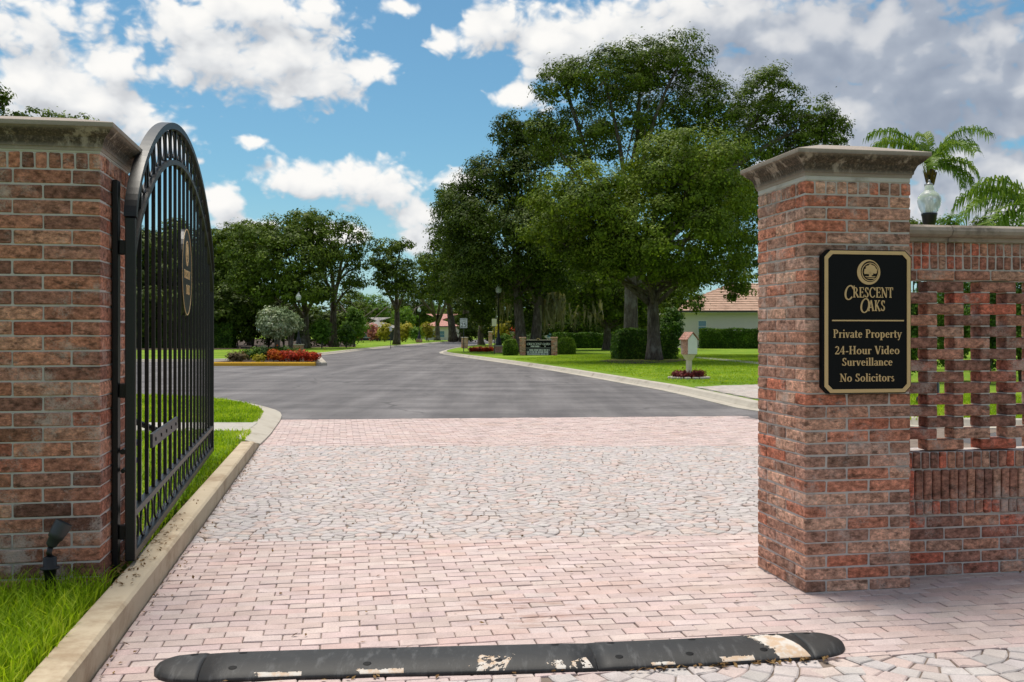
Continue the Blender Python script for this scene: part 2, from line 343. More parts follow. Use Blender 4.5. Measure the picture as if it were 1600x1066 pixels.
class MB:
    """collects shapes into one mesh"""
    def __init__(s): s.v = []; s.f = []; s.tint = []
    def add(s, vs, fs, tint=None):
        b = len(s.v); s.v += [tuple(v) for v in vs]; s.f += [tuple(b+i for i in f) for f in fs]
        if tint is not None: s.tint += [tint]*len(vs)
        return s
    def box(s, x0, x1, y0, y1, z0, z1):
        return s.add([(x0,y0,z0),(x1,y0,z0),(x1,y1,z0),(x0,y1,z0),(x0,y0,z1),(x1,y0,z1),(x1,y1,z1),(x0,y1,z1)],
                     [(0,3,2,1),(4,5,6,7),(0,1,5,4),(1,2,6,5),(2,3,7,6),(3,0,4,7)])
    def bbox(s, x0, x1, y0, y1, z0, z1, c=0.004, jit=0.0, r=rng):
        """box with chamfered edges"""
        hx, hy, hz = (x1-x0)/2, (y1-y0)/2, (z1-z0)/2; c = min(c, hx*.6, hy*.6, hz*.6)
        cx, cy, cz = (x0+x1)/2, (y0+y1)/2, (z0+z1)/2
        vs = []; idx = {}
        for sx in (-1, 1):
            for sy in (-1, 1):
                for sz in (-1, 1):
                    j = [r.uniform(-jit, jit) for _ in range(3)]
                    for ax in range(3):
                        q = [sx*(hx-(c if ax != 0 else 0)), sy*(hy-(c if ax != 1 else 0)), sz*(hz-(c if ax != 2 else 0))]
                        idx[(sx, sy, sz, ax)] = len(vs)
                        vs.append((cx+q[0]+j[0], cy+q[1]+j[1], cz+q[2]+j[2]))
        fs = []
        S4 = [(-1,-1),(1,-1),(1,1),(-1,1)]
        for sg in (-1, 1):
            fx = [idx[(sg, a, b, 0)] for a, b in S4]; fy = [idx[(a, sg, b, 1)] for a, b in S4]; fz = [idx[(a, b, sg, 2)] for a, b in S4]
            fs += [fx if sg > 0 else fx[::-1], fy[::-1] if sg > 0 else fy, fz if sg > 0 else fz[::-1]]
        for a in (-1, 1):
            for b in (-1, 1):
                q = [idx[(-1,a,b,1)], idx[(1,a,b,1)], idx[(1,a,b,2)], idx[(-1,a,b,2)]]; fs.append(q if a*b < 0 else q[::-1])
                q = [idx[(a,-1,b,0)], idx[(a,1,b,0)], idx[(a,1,b,2)], idx[(a,-1,b,2)]]; fs.append(q[::-1] if a*b < 0 else q)
                q = [idx[(a,b,-1,0)], idx[(a,b,1,0)], idx[(a,b,1,1)], idx[(a,b,-1,1)]]; fs.append(q if a*b < 0 else q[::-1])
        for sx in (-1, 1):
            for sy in (-1, 1):
                for sz in (-1, 1):
                    q = [idx[(sx,sy,sz,0)], idx[(sx,sy,sz,1)], idx[(sx,sy,sz,2)]]; fs.append(q if sx*sy*sz > 0 else q[::-1])
        return s.add(vs, fs)
    def prism(s, poly, z0, z1, ch=0.0, tint=None, tilt=(0, 0)):
        """polygon (ccw) pulled up, its top edge eased"""
        n = len(poly); cx = sum(p[0] for p in poly)/n; cy = sum(p[1] for p in poly)/n
        def zt(p): return z1+tilt[0]*(p[0]-cx)+tilt[1]*(p[1]-cy)
        vs = [(p[0], p[1], z0) for p in poly]
        if ch > 0:
            vs += [(p[0], p[1], zt(p)-ch) for p in poly]
            ins = []
            for p in poly:
                d = math.hypot(p[0]-cx, p[1]-cy) or 1; k = max(0.5, 1-1.4*ch/d); ins.append((cx+(p[0]-cx)*k, cy+(p[1]-cy)*k))
            vs += [(q[0], q[1], zt(p)) for q, p in zip(ins, poly)]
            L = 3
        else:
            vs += [(p[0], p[1], zt(p)) for p in poly]; L = 2
        fs = [tuple(range((L-1)*n, L*n))]
        for k in range(L-1):
            for i in range(n):
                j = (i+1) % n; fs.append((k*n+i, k*n+j, (k+1)*n+j, (k+1)*n+i))
        return s.add(vs, fs, tint)
    def tube(s, pts, rad, seg=8, cap=True):
        pts = [Vector(p) for p in pts]; n = len(pts)
        if not hasattr(rad, '__len__'): rad = [rad]*n
        vs = []; prev = None
        for i, p in enumerate(pts):
            d = (pts[min(i+1, n-1)]-pts[max(i-1, 0)]).normalized()
            a = prev if prev is not None else (Vector((1, 0, 0)) if abs(d.x) < 0.9 else Vector((0, 1, 0)))
            a = (a-d*a.dot(d)).normalized(); prev = a; b = d.cross(a)
            for k in range(seg):
                t = 2*math.pi*k/seg; vs.append(p+(a*math.cos(t)+b*math.sin(t))*rad[i])
        fs = []
        for i in range(n-1):
            for k in range(seg):
                k2 = (k+1) % seg; fs.append((i*seg+k, i*seg+k2, (i+1)*seg+k2, (i+1)*seg+k))
        if cap: fs += [tuple(range(seg))[::-1], tuple((n-1)*seg+k for k in range(seg))]
        return s.add(vs, fs)
    def lathe(s, prof, seg=16, cx=0, cy=0):
        vs = []; n = len(prof)
        for r_, z in prof:
            for k in range(seg):
                t = 2*math.pi*k/seg; vs.append((cx+r_*math.cos(t), cy+r_*math.sin(t), z))
        fs = []
        for i in range(n-1):
            for k in range(seg):
                k2 = (k+1) % seg; fs.append((i*seg+k, i*seg+k2, (i+1)*seg+k2, (i+1)*seg+k))
        fs += [tuple(range(seg))[::-1], tuple((n-1)*seg+k for k in range(seg))]
        return s.add(vs, fs)
    def sweep(s, path, prof, closed=False):
        """profile (offset to the right of travel, z) along a ground path"""
        n = len(path); m = len(prof); vs = []
        for i, p in enumerate(path):
            a = path[(i-1) % n] if (i > 0 or closed) else p; b = path[(i+1) % n] if (i < n-1 or closed) else p
            def nrm(u, w):
                d = math.hypot(w[0]-u[0], w[1]-u[1]) or 1; return ((w[1]-u[1])/d, -(w[0]-u[0])/d)
            n1 = nrm(a, p) if a != p else nrm(p, b); n2 = nrm(p, b) if b != p else n1
            q = (n1[0]+n2[0], n1[1]+n2[1]); l = math.hypot(*q) or 1; q = (q[0]/l, q[1]/l)
            k = 1/max(0.5, q[0]*n1[0]+q[1]*n1[1])
            for o_, z in prof: vs.append((p[0]+q[0]*o_*k, p[1]+q[1]*o_*k, z))
        fs = []
        for i in range(n if closed else n-1):
            for k in range(m-1):
                j = (i+1) % n; fs.append((i*m+k, i*m+k+1, j*m+k+1, j*m+k))
        if not closed: fs += [tuple(range(m)), tuple((n-1)*m+k for k in range(m))[::-1]]
        return s.add(vs, fs)
    def mesh(s, name, smooth=False, attr=False):
        me = bpy.data.meshes.new(name); me.from_pydata(s.v, [], s.f)
        if attr and s.tint:
            a = me.color_attributes.new('tint', 'FLOAT_COLOR', 'POINT')
            a.data.foreach_set('color', np.array([(c[0], c[1], c[2], 1.0) for c in s.tint], dtype=np.float32).ravel())
        if smooth: me.shade_smooth()
        me.update(); return me
    def obj(s, name, m, parent=None, smooth=False, attr=False, **k):
        return link(name, s.mesh(name, smooth, attr), m, parent, **k)

def np_mesh(name, verts, nper, m):
    """many loose faces of nper corners"""
    verts = np.asarray(verts, dtype=np.float32).reshape(-1, 3); nv = len(verts); nf = nv//nper
    me = bpy.data.meshes.new(name); me.vertices.add(nv); me.loops.add(nv); me.polygons.add(nf)
    me.vertices.foreach_set('co', verts.ravel())
    me.loops.foreach_set('vertex_index', np.arange(nv, dtype=np.int32))
    me.polygons.foreach_set('loop_start', np.arange(0, nv, nper, dtype=np.int32))
    me.update(calc_edges=True); me.materials.append(MATS[m]); return me
def nrmz(a): return a/(np.linalg.norm(a, axis=1, keepdims=True)+1e-9)
def leaf_quads(p, nrm, L, W, r):
    n = len(p); nrm = nrmz(nrm); t = nrmz(np.cross(nrm, r.normal(size=(n, 3)))); b = np.cross(nrm, t)
    L = (L*(0.7+0.6*r.random(n)))[:, None]*0.5; W = (W*(0.7+0.6*r.random(n)))[:, None]*0.5
    out = np.empty((n, 4, 3), dtype=np.float32)
    out[:, 0] = p-t*L; out[:, 1] = p+b*W+t*L*0.15+nrm*W*0.25; out[:, 2] = p+t*L; out[:, 3] = p-b*W+t*L*0.15+nrm*W*0.25
    return out
def inside(pts, poly):
    x, y = pts[:, 0], pts[:, 1]; c = np.zeros(len(pts), bool); n = len(poly); j = n-1
    for i in range(n):
        xi, yi = poly[i]; xj, yj = poly[j]
        with np.errstate(divide='ignore', invalid='ignore'):
            c ^= ((yi > y) != (yj > y)) & (x < (xj-xi)*(y-yi)/(yj-yi+1e-12)+xi)
        j = i
    return c
def blades(name, poly, n, h, w, z, m='grass_blade', seed=1, dens=None, parent=None, lean=0.5, zfn=None):
    r = np.random.default_rng(seed); P = np.array(poly); lo, hi = P.min(0), P.max(0)
    p = lo+(hi-lo)*r.random((int(n*2.2), 2)); p = p[inside(p, poly)]
    if dens is not None: p = p[r.random(len(p)) < dens(p)]
    p = p[:n]; k = len(p)
    hh = h*(0.55+0.75*r.random(k)); a = r.random(k)*2*np.pi; ln = lean*hh*r.random(k)**0.7; ww = w*(0.7+0.6*r.random(k)); fa = r.random(k)*2*np.pi
    zz = np.full(k, z) if zfn is None else zfn(p)
    base = np.stack([p[:, 0], p[:, 1], zz], 1)
    d = np.stack([np.cos(a), np.sin(a), np.zeros(k)], 1); s_ = np.stack([np.cos(fa), np.sin(fa), np.zeros(k)], 1)*ww[:, None]*0.5
    up = np.array([0, 0, 1.0])
    mid = base+d*(ln*0.35)[:, None]+up*(hh*0.6)[:, None]; tip = base+d*ln[:, None]+up*(hh*(1-0.35*lean*r.random(k)))[:, None]
    v = np.stack([base-s_, base+s_, mid+s_*0.8, mid-s_*0.8], 1)
    v2 = np.stack([mid-s_*0.8, mid+s_*0.8, tip+s_*0.08, tip-s_*0.08], 1)
    allv = np.concatenate([v, v2], 1).reshape(-1, 3)
    o = link(name, np_mesh(name, allv, 4, m), None, parent); o['kind'] = 'stuff'; return o
def clip(poly, px, py, nx, ny):
    """keep the part of a convex polygon with (p-P).n >= 0"""
    out = []; n = len(poly)
    for i in range(n):
        a, b = poly[i], poly[(i+1) % n]; da = (a[0]-px)*nx+(a[1]-py)*ny; db = (b[0]-px)*nx+(b[1]-py)*ny
        if da >= 0: out.append(a)
        if da*db < 0: t = da/(da-db); out.append((a[0]+(b[0]-a[0])*t, a[1]+(b[1]-a[1])*t))
    return out
def parea(p): return 0.5*sum(p[i][0]*p[(i+1) % len(p)][1]-p[(i+1) % len(p)][0]*p[i][1] for i in range(len(p)))

TH = R(9.8); U = Vector((math.cos(TH), math.sin(TH), 0)); V = Vector((-math.sin(TH), math.cos(TH), 0))
def ab(x, y): return (x*U.x+y*U.y, x*V.x+y*V.y)
def xy(a, b): return (a*U.x+b*V.x, a*U.y+b*V.y)

# ------------------------------------------------------------------ serif lettering, drawn stroke by stroke
class Glyphs:
    T, t = 0.165, 0.07
    def __init__(s): s.polys = []
    def line(s, x0, y0, x1, y1, w):
        d = math.hypot(x1-x0, y1-y0); nx, ny = -(y1-y0)/d*w/2, (x1-x0)/d*w/2
        s.polys.append([(x0-nx, y0-ny), (x1-nx, y1-ny), (x1+nx, y1+ny), (x0+nx, y0+ny)])
    def stem(s, x, y0, y1, w=None, st=True, sb=True, hw=0.16):
        w = w or s.T; s.line(x, y0, x, y1, w)
        if st: s.line(x-hw, y1-s.t/2, x+hw, y1-s.t/2, s.t)
        if sb: s.line(x-hw, y0+s.t/2, x+hw, y0+s.t/2, s.t)
    def arc(s, cx, cy, rx, ry, a0, a1, thick=None, thin=None, n=14, rot=0):
        thick = thick or s.T; thin = thin or s.t
        pi_, po = [], []
        for i in range(n+1):
            a = math.radians(a0+(a1-a0)*i/n); w = thin+(thick-thin)*abs(math.cos(a-math.radians(rot)))**1.3
            c, q = math.cos(a), math.sin(a)
            po.append((cx+(rx+0)*c, cy+(ry+0)*q)); pi_.append((cx+(rx-w)*c, cy+(ry-min(w, thin+0.02) if abs(q) > .7 else ry-w)*q) if False else (cx+(rx-w)*c, cy+(ry-w)*q))
        for i in range(n):
            s.polys.append([po[i], po[i+1], pi_[i+1], pi_[i]])
    def dot(s, x, y, r_=0.1): s.polys.append([(x+r_*math.cos(k*math.pi/4), y+r_*math.sin(k*math.pi/4)) for k in range(8)])
def glyph(ch):
    g = Glyphs(); T, t = g.T, g.t; A, L, S = g.arc, g.line, g.stem
    adv = 0.6
    if ch == 'H': S(.18, 0, 1); S(.68, 0, 1); L(.18, .52, .68, .52, t); adv = .9
    elif ch == 'P': S(.18, 0, 1, st=False); L(.02, .965, .36, .965, t); A(.34, .73, .30, .27, -90, 90); L(.2, .495, .36, .495, t); adv = .7
    elif ch == 'R': S(.18, 0, 1, st=False); L(.02, .965, .36, .965, t); A(.34, .74, .28, .26, -90, 90); L(.2, .51, .36, .51, t); L(.36, .5, .70, .03, T); L(.62, .035, .82, .035, t); adv = .8
    elif ch == 'V': L(.12, 1, .40, 0, T*1.05); L(.68, 1, .42, 0, t*1.1); L(0, .965, .26, .965, t); L(.56, .965, .8, .965, t); adv = .78
    elif ch == 'S': A(.30, .745, .235, .255, 35, 270, rot=0); A(.30, .255, .255, .255, 90, -145); L(.50, .72, .50, .97, t); L(.06, .05, .06, .28, t); adv = .62
    elif ch == 'N': S(.16, 0, 1, t, st=False); L(.12, .98, .70, .03, T); S(.72, 0, 1, t, sb=False); L(0, .965, .18, .965, t); adv = .88
    elif ch == 'C': A(.46, .5, .44, .52, 40, 320); L(.80, .68, .80, .98, t); adv = .86
    elif ch == 'E': S(.18, 0, 1, st=False, sb=False); [L(.03, y, x, y, t) for y, x in ((.965, .60), (.035, .63))]; L(.2, .52, .5, .52, t); L(.60, .74, .60, 1, t); L(.63, 0, .63, .27, t); L(.5, .42, .5, .62, t*.8); adv = .7
    elif ch == 'T': S(.36, 0, 1, st=False); L(.03, .965, .69, .965, t); L(.05, .74, .05, 1, t); L(.67, .74, .67, 1, t); adv = .72
    elif ch == 'O': A(.5, .5, .48, .52, 0, 360, n=24); adv = 1.0
    elif ch == 'A': L(.10, 0, .38, 1, t*1.1); L(.40, 1, .68, 0, T*1.05); L(.2, .34, .6, .34, t); L(0, .035, .22, .035, t); L(.54, .035, .82, .035, t); adv = .82
    elif ch == 'K': S(.18, 0, 1); L(.24, .44, .62, 1, t*1.1); L(.34, .56, .70, 0, T); L(.52, .965, .74, .965, t); L(.58, .035, .82, .035, t); adv = .82
    elif ch == '2': A(.27, .72, .24, .27, 165, -40); L(.44, .56, .06, .05, t*1.3); L(.03, .06, .52, .06, T*.8); L(.52, .06, .55, .25, t); adv = .6
    elif ch == '4': L(.38, .98, .04, .30, t); L(.02, .29, .60, .29, t*1.2); L(.40, 0, .40, 1, T*.9); L(.26, .03, .54, .03, t); adv = .64
    elif ch == '-': L(.05, .32, .34, .32, T*.75); adv = .40
    elif ch == 'r': S(.16, 0, .64, st=False, hw=.14); L(.03, .61, .18, .61, t); A(.30, .44, .15, .2, 80, 180, T*.6); g.dot(.41, .56, .075); adv = .48
    elif ch == 'i': S(.16, 0, .64, st=False, hw=.14); L(.03, .61, .18, .61, t); g.dot(.15, .88, .09); adv = .32
    elif ch == 'l': S(.16, 0, 1.02, st=False, hw=.14); L(.03, .98, .18, .98, t); adv = .32
    elif ch == 'v': L(.10, .64, .28, 0, T*.95); L(.50, .64, .30, 0, t); L(0, .61, .22, .61, t); L(.40, .61, .60, .61, t); adv = .58
    elif ch == 'y': L(.10, .64, .30, .02, T*.95); L(.52, .64, .24, -.24, t); g.dot(.16, -.24, .08); L(0, .61, .22, .61, t); L(.42, .61, .62, .61, t); adv = .58
    elif ch == 'a': S(.42, 0, .5, T*.9, st=False, sb=False); A(.27, .46, .23, .20, 0, 160, T*.9); A(.24, .17, .22, .19, 60, 330, T*.8); L(.42, .035, .56, .035, t); adv = .56
    elif ch == 't': S(.18, .05, .84, st=False, sb=False); L(.02, .61, .38, .61, t); A(.28, .14, .18, .15, 180, 320, T*.7); adv = .42
    elif ch == 'e': A(.29, .32, .27, .335, 5, 315); L(.06, .37, .54, .37, t); adv = .58
    elif ch == 'o': A(.31, .32, .30, .335, 0, 360, n=20); adv = .64
    elif ch == 'c': A(.29, .32, .27, .335, 45, 315); g.dot(.46, .52, .08); adv = .54
    elif ch == 'p': S(.17, -.3, .64, st=False, hw=.15); L(.02, .61, .2, .61, t); A(.34, .32, .29, .335, -150, 150); adv = .68
    elif ch == 'd': S(.48, 0, 1.02, st=False, sb=False); L(.34, .98, .5, .98, t); L(.48, .035, .62, .035, t); A(.31, .32, .29, .335, 30, 330); adv = .66
    elif ch == 'u': S(.15, .18, .64, st=False, sb=False); L(.02, .61, .17, .61, t); A(.31, .22, .24, .235, 180, 340, T*.9); S(.48, 0, .64, st=False, sb=False); L(.36, .61, .5, .61, t); L(.48, .035, .62, .035, t); adv = .65
    elif ch == 'n': S(.16, 0, .64, st=False, hw=.13); L(.02, .61, .18, .61, t); A(.33, .42, .24, .235, 0, 160, T*.9); S(.49, 0, .42, st=False, hw=.13); adv = .66
    elif ch == 's': A(.22, .475, .17, .18, 35, 270, T*.8); A(.22, .165, .19, .18, 90, -150, T*.8); adv = .44
    elif ch == ' ': adv = .34
    return g.polys, adv
def text_polys(txt, x0, x1, base, cap, shear=0.0):
    x = 0; out = []
    for ch in txt:
        ps, adv = glyph(ch)
        out += [[(px+x, py) for px, py in p] for p in ps]; x += adv+0.03
    k = (x1-x0)/(x-0.03)
    return [[(x0+px*k+shear*py*cap, base+py*cap) for px, py in p] for p in out]
def ccw(p): return p if parea(p) > 0 else p[::-1]
def letters(name, polys, m, parent, y, depth, dirn=-1):
    """raised lettering: polygons in (x, z) standing proud of plane y"""
    mb = MB()
    for i, p in enumerate(polys):
        p = ccw(p); n = len(p); y1 = y+dirn*(depth+0.00004*(i % 9))
        vs = [(q[0], y, q[1]) for q in p]+[(q[0], y1, q[1]) for q in p]
        f = [tuple(range(n, 2*n))]+[(i_, (i_+1) % n, n+(i_+1) % n, n+i_) for i_ in range(n)]
        if dirn > 0: f = [q[::-1] for q in f]
        mb.add(vs, f)
    return mb.obj(name, m, parent)
def sans(name, txt, size, m, parent, loc, rot=(R(90), 0, 0), wid=None):
    cu = bpy.data.curves.new(name, 'FONT'); cu.body = txt; cu.size = size; cu.align_x = 'CENTER'; cu.align_y = 'CENTER'; cu.extrude = 0.002; cu.resolution_u = 3
    tmp = bpy.data.objects.new(name+'_tmp', cu); C.objects.link(tmp)
    dg = bpy.context.evaluated_depsgraph_get(); me = bpy.data.meshes.new_from_object(tmp.evaluated_get(dg))
    bpy.data.objects.remove(tmp); me.materials.clear()
    o = link(name, me, m, parent, loc, rot)
    if wid:
        w_ = max(v.co.x for v in me.vertices)-min(v.co.x for v in me.vertices); k = wid/w_
        for v in me.vertices: v.co.x *= k
    return o

# ------------------------------------------------------------------ the ground
gnd = MB(); gnd.add([(-2500, -400, -0.06), (2500, -400, -0.06), (2500, 4000, -0.06), (-2500, 4000, -0.06)], [(0, 1, 2, 3)])
g = gnd.obj('ground', 'lawn'); g['kind'] = 'structure'
def dense(path, step=1.2):
    """Catmull-Rom through the surveyed points"""
    out = []; n = len(path)
    for i in range(n-1):
        p0, p1, p2, p3 = path[max(i-1, 0)], path[i], path[i+1], path[min(i+2, n-1)]
        L_ = math.hypot(p2[0]-p1[0], p2[1]-p1[1]); k = max(1, min(10, int(L_/step)))
        for j in range(k):
            t = j/k
            out.append(tuple(0.5*(2*b+(c-a)*t+(2*a-5*b+4*c-d)*t*t+(-a+3*b-3*c+d)*t**3) for a, b, c, d in zip(p0, p1, p2, p3)))
    return out+[path[-1]]
def sheet(name, poly, z, m, skirt=0.0):
    mb = MB(); n = len(poly); poly = ccw(list(poly))
    if skirt: mb.prism(poly, z-skirt, z)
    else: mb.add([(p[0], p[1], z) for p in poly], [tuple(range(n))])
    o = mb.obj(name, m); o['kind'] = 'structure'; return o

# kerb lines surveyed off the photo, as ground points
right_kerb = [gp(*q) for q in [(1180, 637), (1130, 625.5), (1060, 610.5), (1000, 600), (930, 588), (860, 576.5), (800, 567.5), (750, 560.5), (718, 556.2), (702, 553.8), (695, 551.8), (697, 549.2), (708, 546.2), (725, 543), (748, 540.2), (778, 537)]]
right_kerb = [(13.0, 16.9), (9.0, 16.9), (7.2, 17.2), (6.3, 17.9), (5.75, 19.2)]+right_kerb+[(4.0, 176), (20, 205), (60, 225), (140, 235)]
left_kerb = [(-140, 52), (-60, 53.2), (-30, 54.6)]+[gp(*q) for q in [(331, 564.6), (375, 562), (410, 560)]]+[gp(*q) for q in [(494, 554.7), (545, 549), (601, 543), (658, 538), (714, 533.2)]]+[(-7.0, 228), (2, 250), (25, 272), (80, 290), (160, 300)]
pen_kerb = [(-3.60, 14.1), (-3.78, 15.4), (-4.05, 17.0), (-4.28, 18.3), (-4.62, 19.7), (-5.2, 21.0), (-6.2, 22.6), (-7.6, 23.8), (-10, 25.0), (-15, 25.9), (-60, 27)]
rd = [(-60, 26.5), (-15, 25.4), (-10, 24.6), (-7, 23), (-4.3, 18.2), (4.3, 17.45), (6.4, 17.2), (6.4, 10), (140, 10), (160, 320), (80, 310), (20, 285), (-10, 250), (-16, 190), (-20, 80), (-140, 60), (-140, 26.5)]
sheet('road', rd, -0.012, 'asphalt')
# lawns stand a kerb's height above the road
LZ = 0.10
lawn_r = right_kerb+[(400, 235), (400, 16.9)]
sheet('right_lawn', lawn_r, LZ, 'lawn', 0.2)
lawn_l = left_kerb+[(400, 300), (400, 900), (-600, 900), (-600, 52)]
sheet('left_lawn', lawn_l, LZ, 'lawn', 0.2)
pen = pen_kerb+[(-60, 4), (-1.2, -1.5)][:1]+[(-60, -2), (-1.45, -2)]
kb = [xy(-1.218, b) for b in (13.95, 10, 6, 2, -1)]
def offset(path, d):
    out = []
    for i, p in enumerate(path):
        a, c = path[max(i-1, 0)], path[min(i+1, len(path)-1)]; l = math.hypot(c[0]-a[0], c[1]-a[1])
        out.append((p[0]+(c[1]-a[1])/l*d, p[1]-(c[0]-a[0])/l*d))
    return out
pen_lawn = offset(dense(pen_kerb, 0.5), -0.30)+[(-60, -2)]+[xy(-1.40, b) for b in (-1.5, 4, 9, 13.9)]
sheet('verge', pen_lawn, 0.10, 'lawn', 0.2)
tag(bpy.data.objects['verge'], None)

KP = [(0.10, -0.05), (0.10, 0.03), (0.07, 0.115), (0.05, 0.128), (-0.13, 0.128), (-0.15, 0.09), (-0.15, -0.05)]
def kerb(name, path, m='pale_concrete', prof=KP, flip=False):
    pr = [(-o, z) for o, z in prof][::-1] if flip else prof
    mb = MB(); mb.sweep(path, pr); o = mb.obj(name, m); o['kind'] = 'structure'; return o
GUT = [(0.42, -0.02), (0.42, 0.004), (0.14, 0.004), (0.09, 0.06), (0.05, 0.115), (0.0, 0.128), (-0.16, 0.128), (-0.17, 0.05)]
kerb('right_kerb', dense(right_kerb), 'pale_concrete', GUT, flip=True)
kerb('left_kerb', dense(left_kerb), 'pale_concrete', GUT)
PK = [(0.03, -0.03), (0.03, 0.028), (0.0, 0.036), (-0.28, 0.108), (-0.33, 0.110), (-0.34, 0.02)]
kerb('ramp_kerb', dense(pen_kerb, 0.5), 'pale_concrete', PK)
# raised tan kerb beside the gate, its far end sloped off
kk = MB(); kw, kh = 0.158, 0.164
prof = [(0, -0.05), (0.012, kh-0.02), (-0.004, kh-0.004), (-0.022, kh), (-kw+0.015, kh), (-kw, kh-0.012), (-kw, -0.05)]
stn = [(-2.0, 1), (2, 1), (4, 1), (6, 1), (8, 1), (10, 1), (12, 1), (13.55, 1), (13.75, 0.86), (14.35, 0.24)]
a_k = ab(-1.94, 4.56)[0]
vs = []; mN = len(prof)
for b_, s_ in stn:
    for o_, z_ in prof:
        p_ = xy(a_k+o_, b_); vs.append((p_[0], p_[1], z_*s_ if z_ > 0 else z_))
fs = [(i*mN+k, i*mN+k+1, (i+1)*mN+k+1, (i+1)*mN+k) for i in range(len(stn)-1) for k in range(mN-1)]
fs += [tuple(range(mN)), tuple((len(stn)-1)*mN+k for k in range(mN))[::-1]]
kk.add(vs, [f[::-1] for f in fs]); o = kk.obj('kerb', 'kerb_concrete'); o['kind'] = 'structure'
sheet('footpath', [(-60, 15.15), (-4.03, 15.15), (-4.22, 16.5), (-60, 16.7)], 0.112, 'walk_concrete', 0.05)
sheet('garden_path', [gp(*q) for q in [(1088, 562.2), (1130, 566.5), (1185, 572.5), (1300, 584), (1300, 580), (1185, 569), (1130, 563.8), (1088, 560)]], LZ+0.012, 'walk_concrete', 0.05)
apr = [gp(*q) for q in [(1088, 611.5), (1120, 609.5), (1200, 607), (1330, 606), (1330, 640), (1180, 630.5), (1140, 622.5)]]
sheet('driveway_apron', apr, LZ+0.008, 'joint_sand', 0.05)
sheet('mulch_bed', [gp(x_, y_) for x_, y_ in [(936, 567.5), (960, 564), (1000, 562), (1060, 562), (1078, 566), (1050, 570), (1000, 572), (960, 571)]], LZ+0.02, 'mulch', 0.05)
sheet('wood_floor', [gp(*q) for q in [(60, 549), (330, 548.5), (470, 545.6), (556, 543.4), (556, 539), (540, 534), (515, 530.5), (60, 530.5)]], LZ+0.02, 'mulch', 0.05)  # mulch, carried far back as painted shade over sunlit lawn under the crowns

# ------------------------------------------------------------------ paved driveway
drv = MB(); P0 = [xy(a_k, -1.5), xy(9, -1.5), xy(9, 13.6), (8.6, 16.8), (6.2, 17.4), (-4.25, 18.32), (-3.6, 14.1)]
drv.add([(p[0], p[1], -0.010) for p in P0], [tuple(range(len(P0)))])
drive = drv.obj('driveway', 'joint_sand'); drive['kind'] = 'structure'
PINK = [(0.53, 0.415, 0.39), (0.55, 0.44, 0.415), (0.50, 0.39, 0.365), (0.54, 0.425, 0.405), (0.565, 0.46, 0.435), (0.51, 0.405, 0.385), (0.54, 0.405, 0.375)]
GREYP = [(0.47, 0.42, 0.405), (0.49, 0.435, 0.42), (0.45, 0.41, 0.40), (0.51, 0.42, 0.39), (0.505, 0.405, 0.375), (0.47, 0.43, 0.42), (0.485, 0.44, 0.43)]
def jit(c, k=0.05):
    f = 1+rng.uniform(-k, k); return tuple(x*f*(1+rng.uniform(-0.015, 0.015)) for x in c)
# edges of the fan-laid panels
FA, FB = (-2.39, 7.58), (1.9, 7.9)                 # near edge
fn_ = (-(FB[1]-FA[1]), FB[0]-FA[0]); fl = math.hypot(*fn_); FN = (fn_[0]/fl, fn_[1]/fl)
def zone_clip(poly, zone):
    if zone == 'near': return clip(clip(poly, *xy(0, 4.55), V.x, V.y), FA[0], FA[1], -FN[0], -FN[1])
    if zone == 'far': return clip(clip(poly, 0, 14.06, 0, 1), -4.25, 18.3, 0.095, -0.9955)
    if zone == 'fan': return clip(clip(poly, FA[0], FA[1], FN[0], FN[1]), 0, 14.06, 0, -1)
    if zone == 'front': return clip(poly, *xy(0, 4.55), -V.x, -V.y)
def edge_clip(poly):
    poly = clip(poly, *xy(a_k+0.012, 0), U.x, U.y)
    return clip(poly, -3.6, 14.1, 0.987, 0.16) if poly and poly[0][1] > 13 else poly
pl, pw, gap = 0.2, 0.1, 0.0055
individual = []; field = MB()
def mk(poly, cols, field, ind_ok):
    poly = [tuple(p) for p in poly]
    if len(poly) < 3 or parea(ccw(poly)) < 0.0012: return
    poly = ccw(poly); cx = sum(p[0] for p in poly)/len(poly); cy = sum(p[1] for p in poly)/len(poly)
    c = jit(cols[rng.randrange(len(cols))]); zt = rng.uniform(-0.003, 0.003); tl = (rng.uniform(-.022, .022), rng.uniform(-.022, .022))
    vis = abs(cx) < 0.53*cy+0.12 and cy > 4.35
    if ind_ok and vis: individual.append((cy, poly, c, zt, tl, cx, cy))
    else: field.prism(poly, -0.02, zt, 0.0042, c, tl)
for zone, b0, b1, a0, a1 in (('near', 4.5, 8.3, -1.3, 6.5), ('far', 12.6, 18.9, -3, 7.5)):
    for k in range(int(b0/pw), int(b1/pw)+1):
        b = k*pw; off = (k % 2)*pl/2+rng.uniform(-0.008, 0.008); a = a0-(a0 % pl)+off-pl
        while a < a1:
            jx = rng.uniform(-0.0015, 0.0015)
            q = [xy(a+gap/2+jx, b+gap/2), xy(a+pl-gap/2+jx, b+gap/2), xy(a+pl-gap/2+jx, b+pw-gap/2), xy(a+gap/2+jx, b+pw-gap/2)]
            a += pl
            cx, cy = q[0]
            if abs(cx) > 0.56*cy+0.5 and not (cx > 0 and cy > 9): continue
            q = zone_clip(q, zone); q = edge_clip(q) if len(q) > 2 else q
            if len(q) > 2: mk(q, PINK, field, zone == 'near' and b < 6.4)
individual.sort(key=lambda t_: t_[0])
for t_ in individual[300:]: field.prism(t_[1], -0.02, t_[3], 0.0042, t_[2], t_[4])
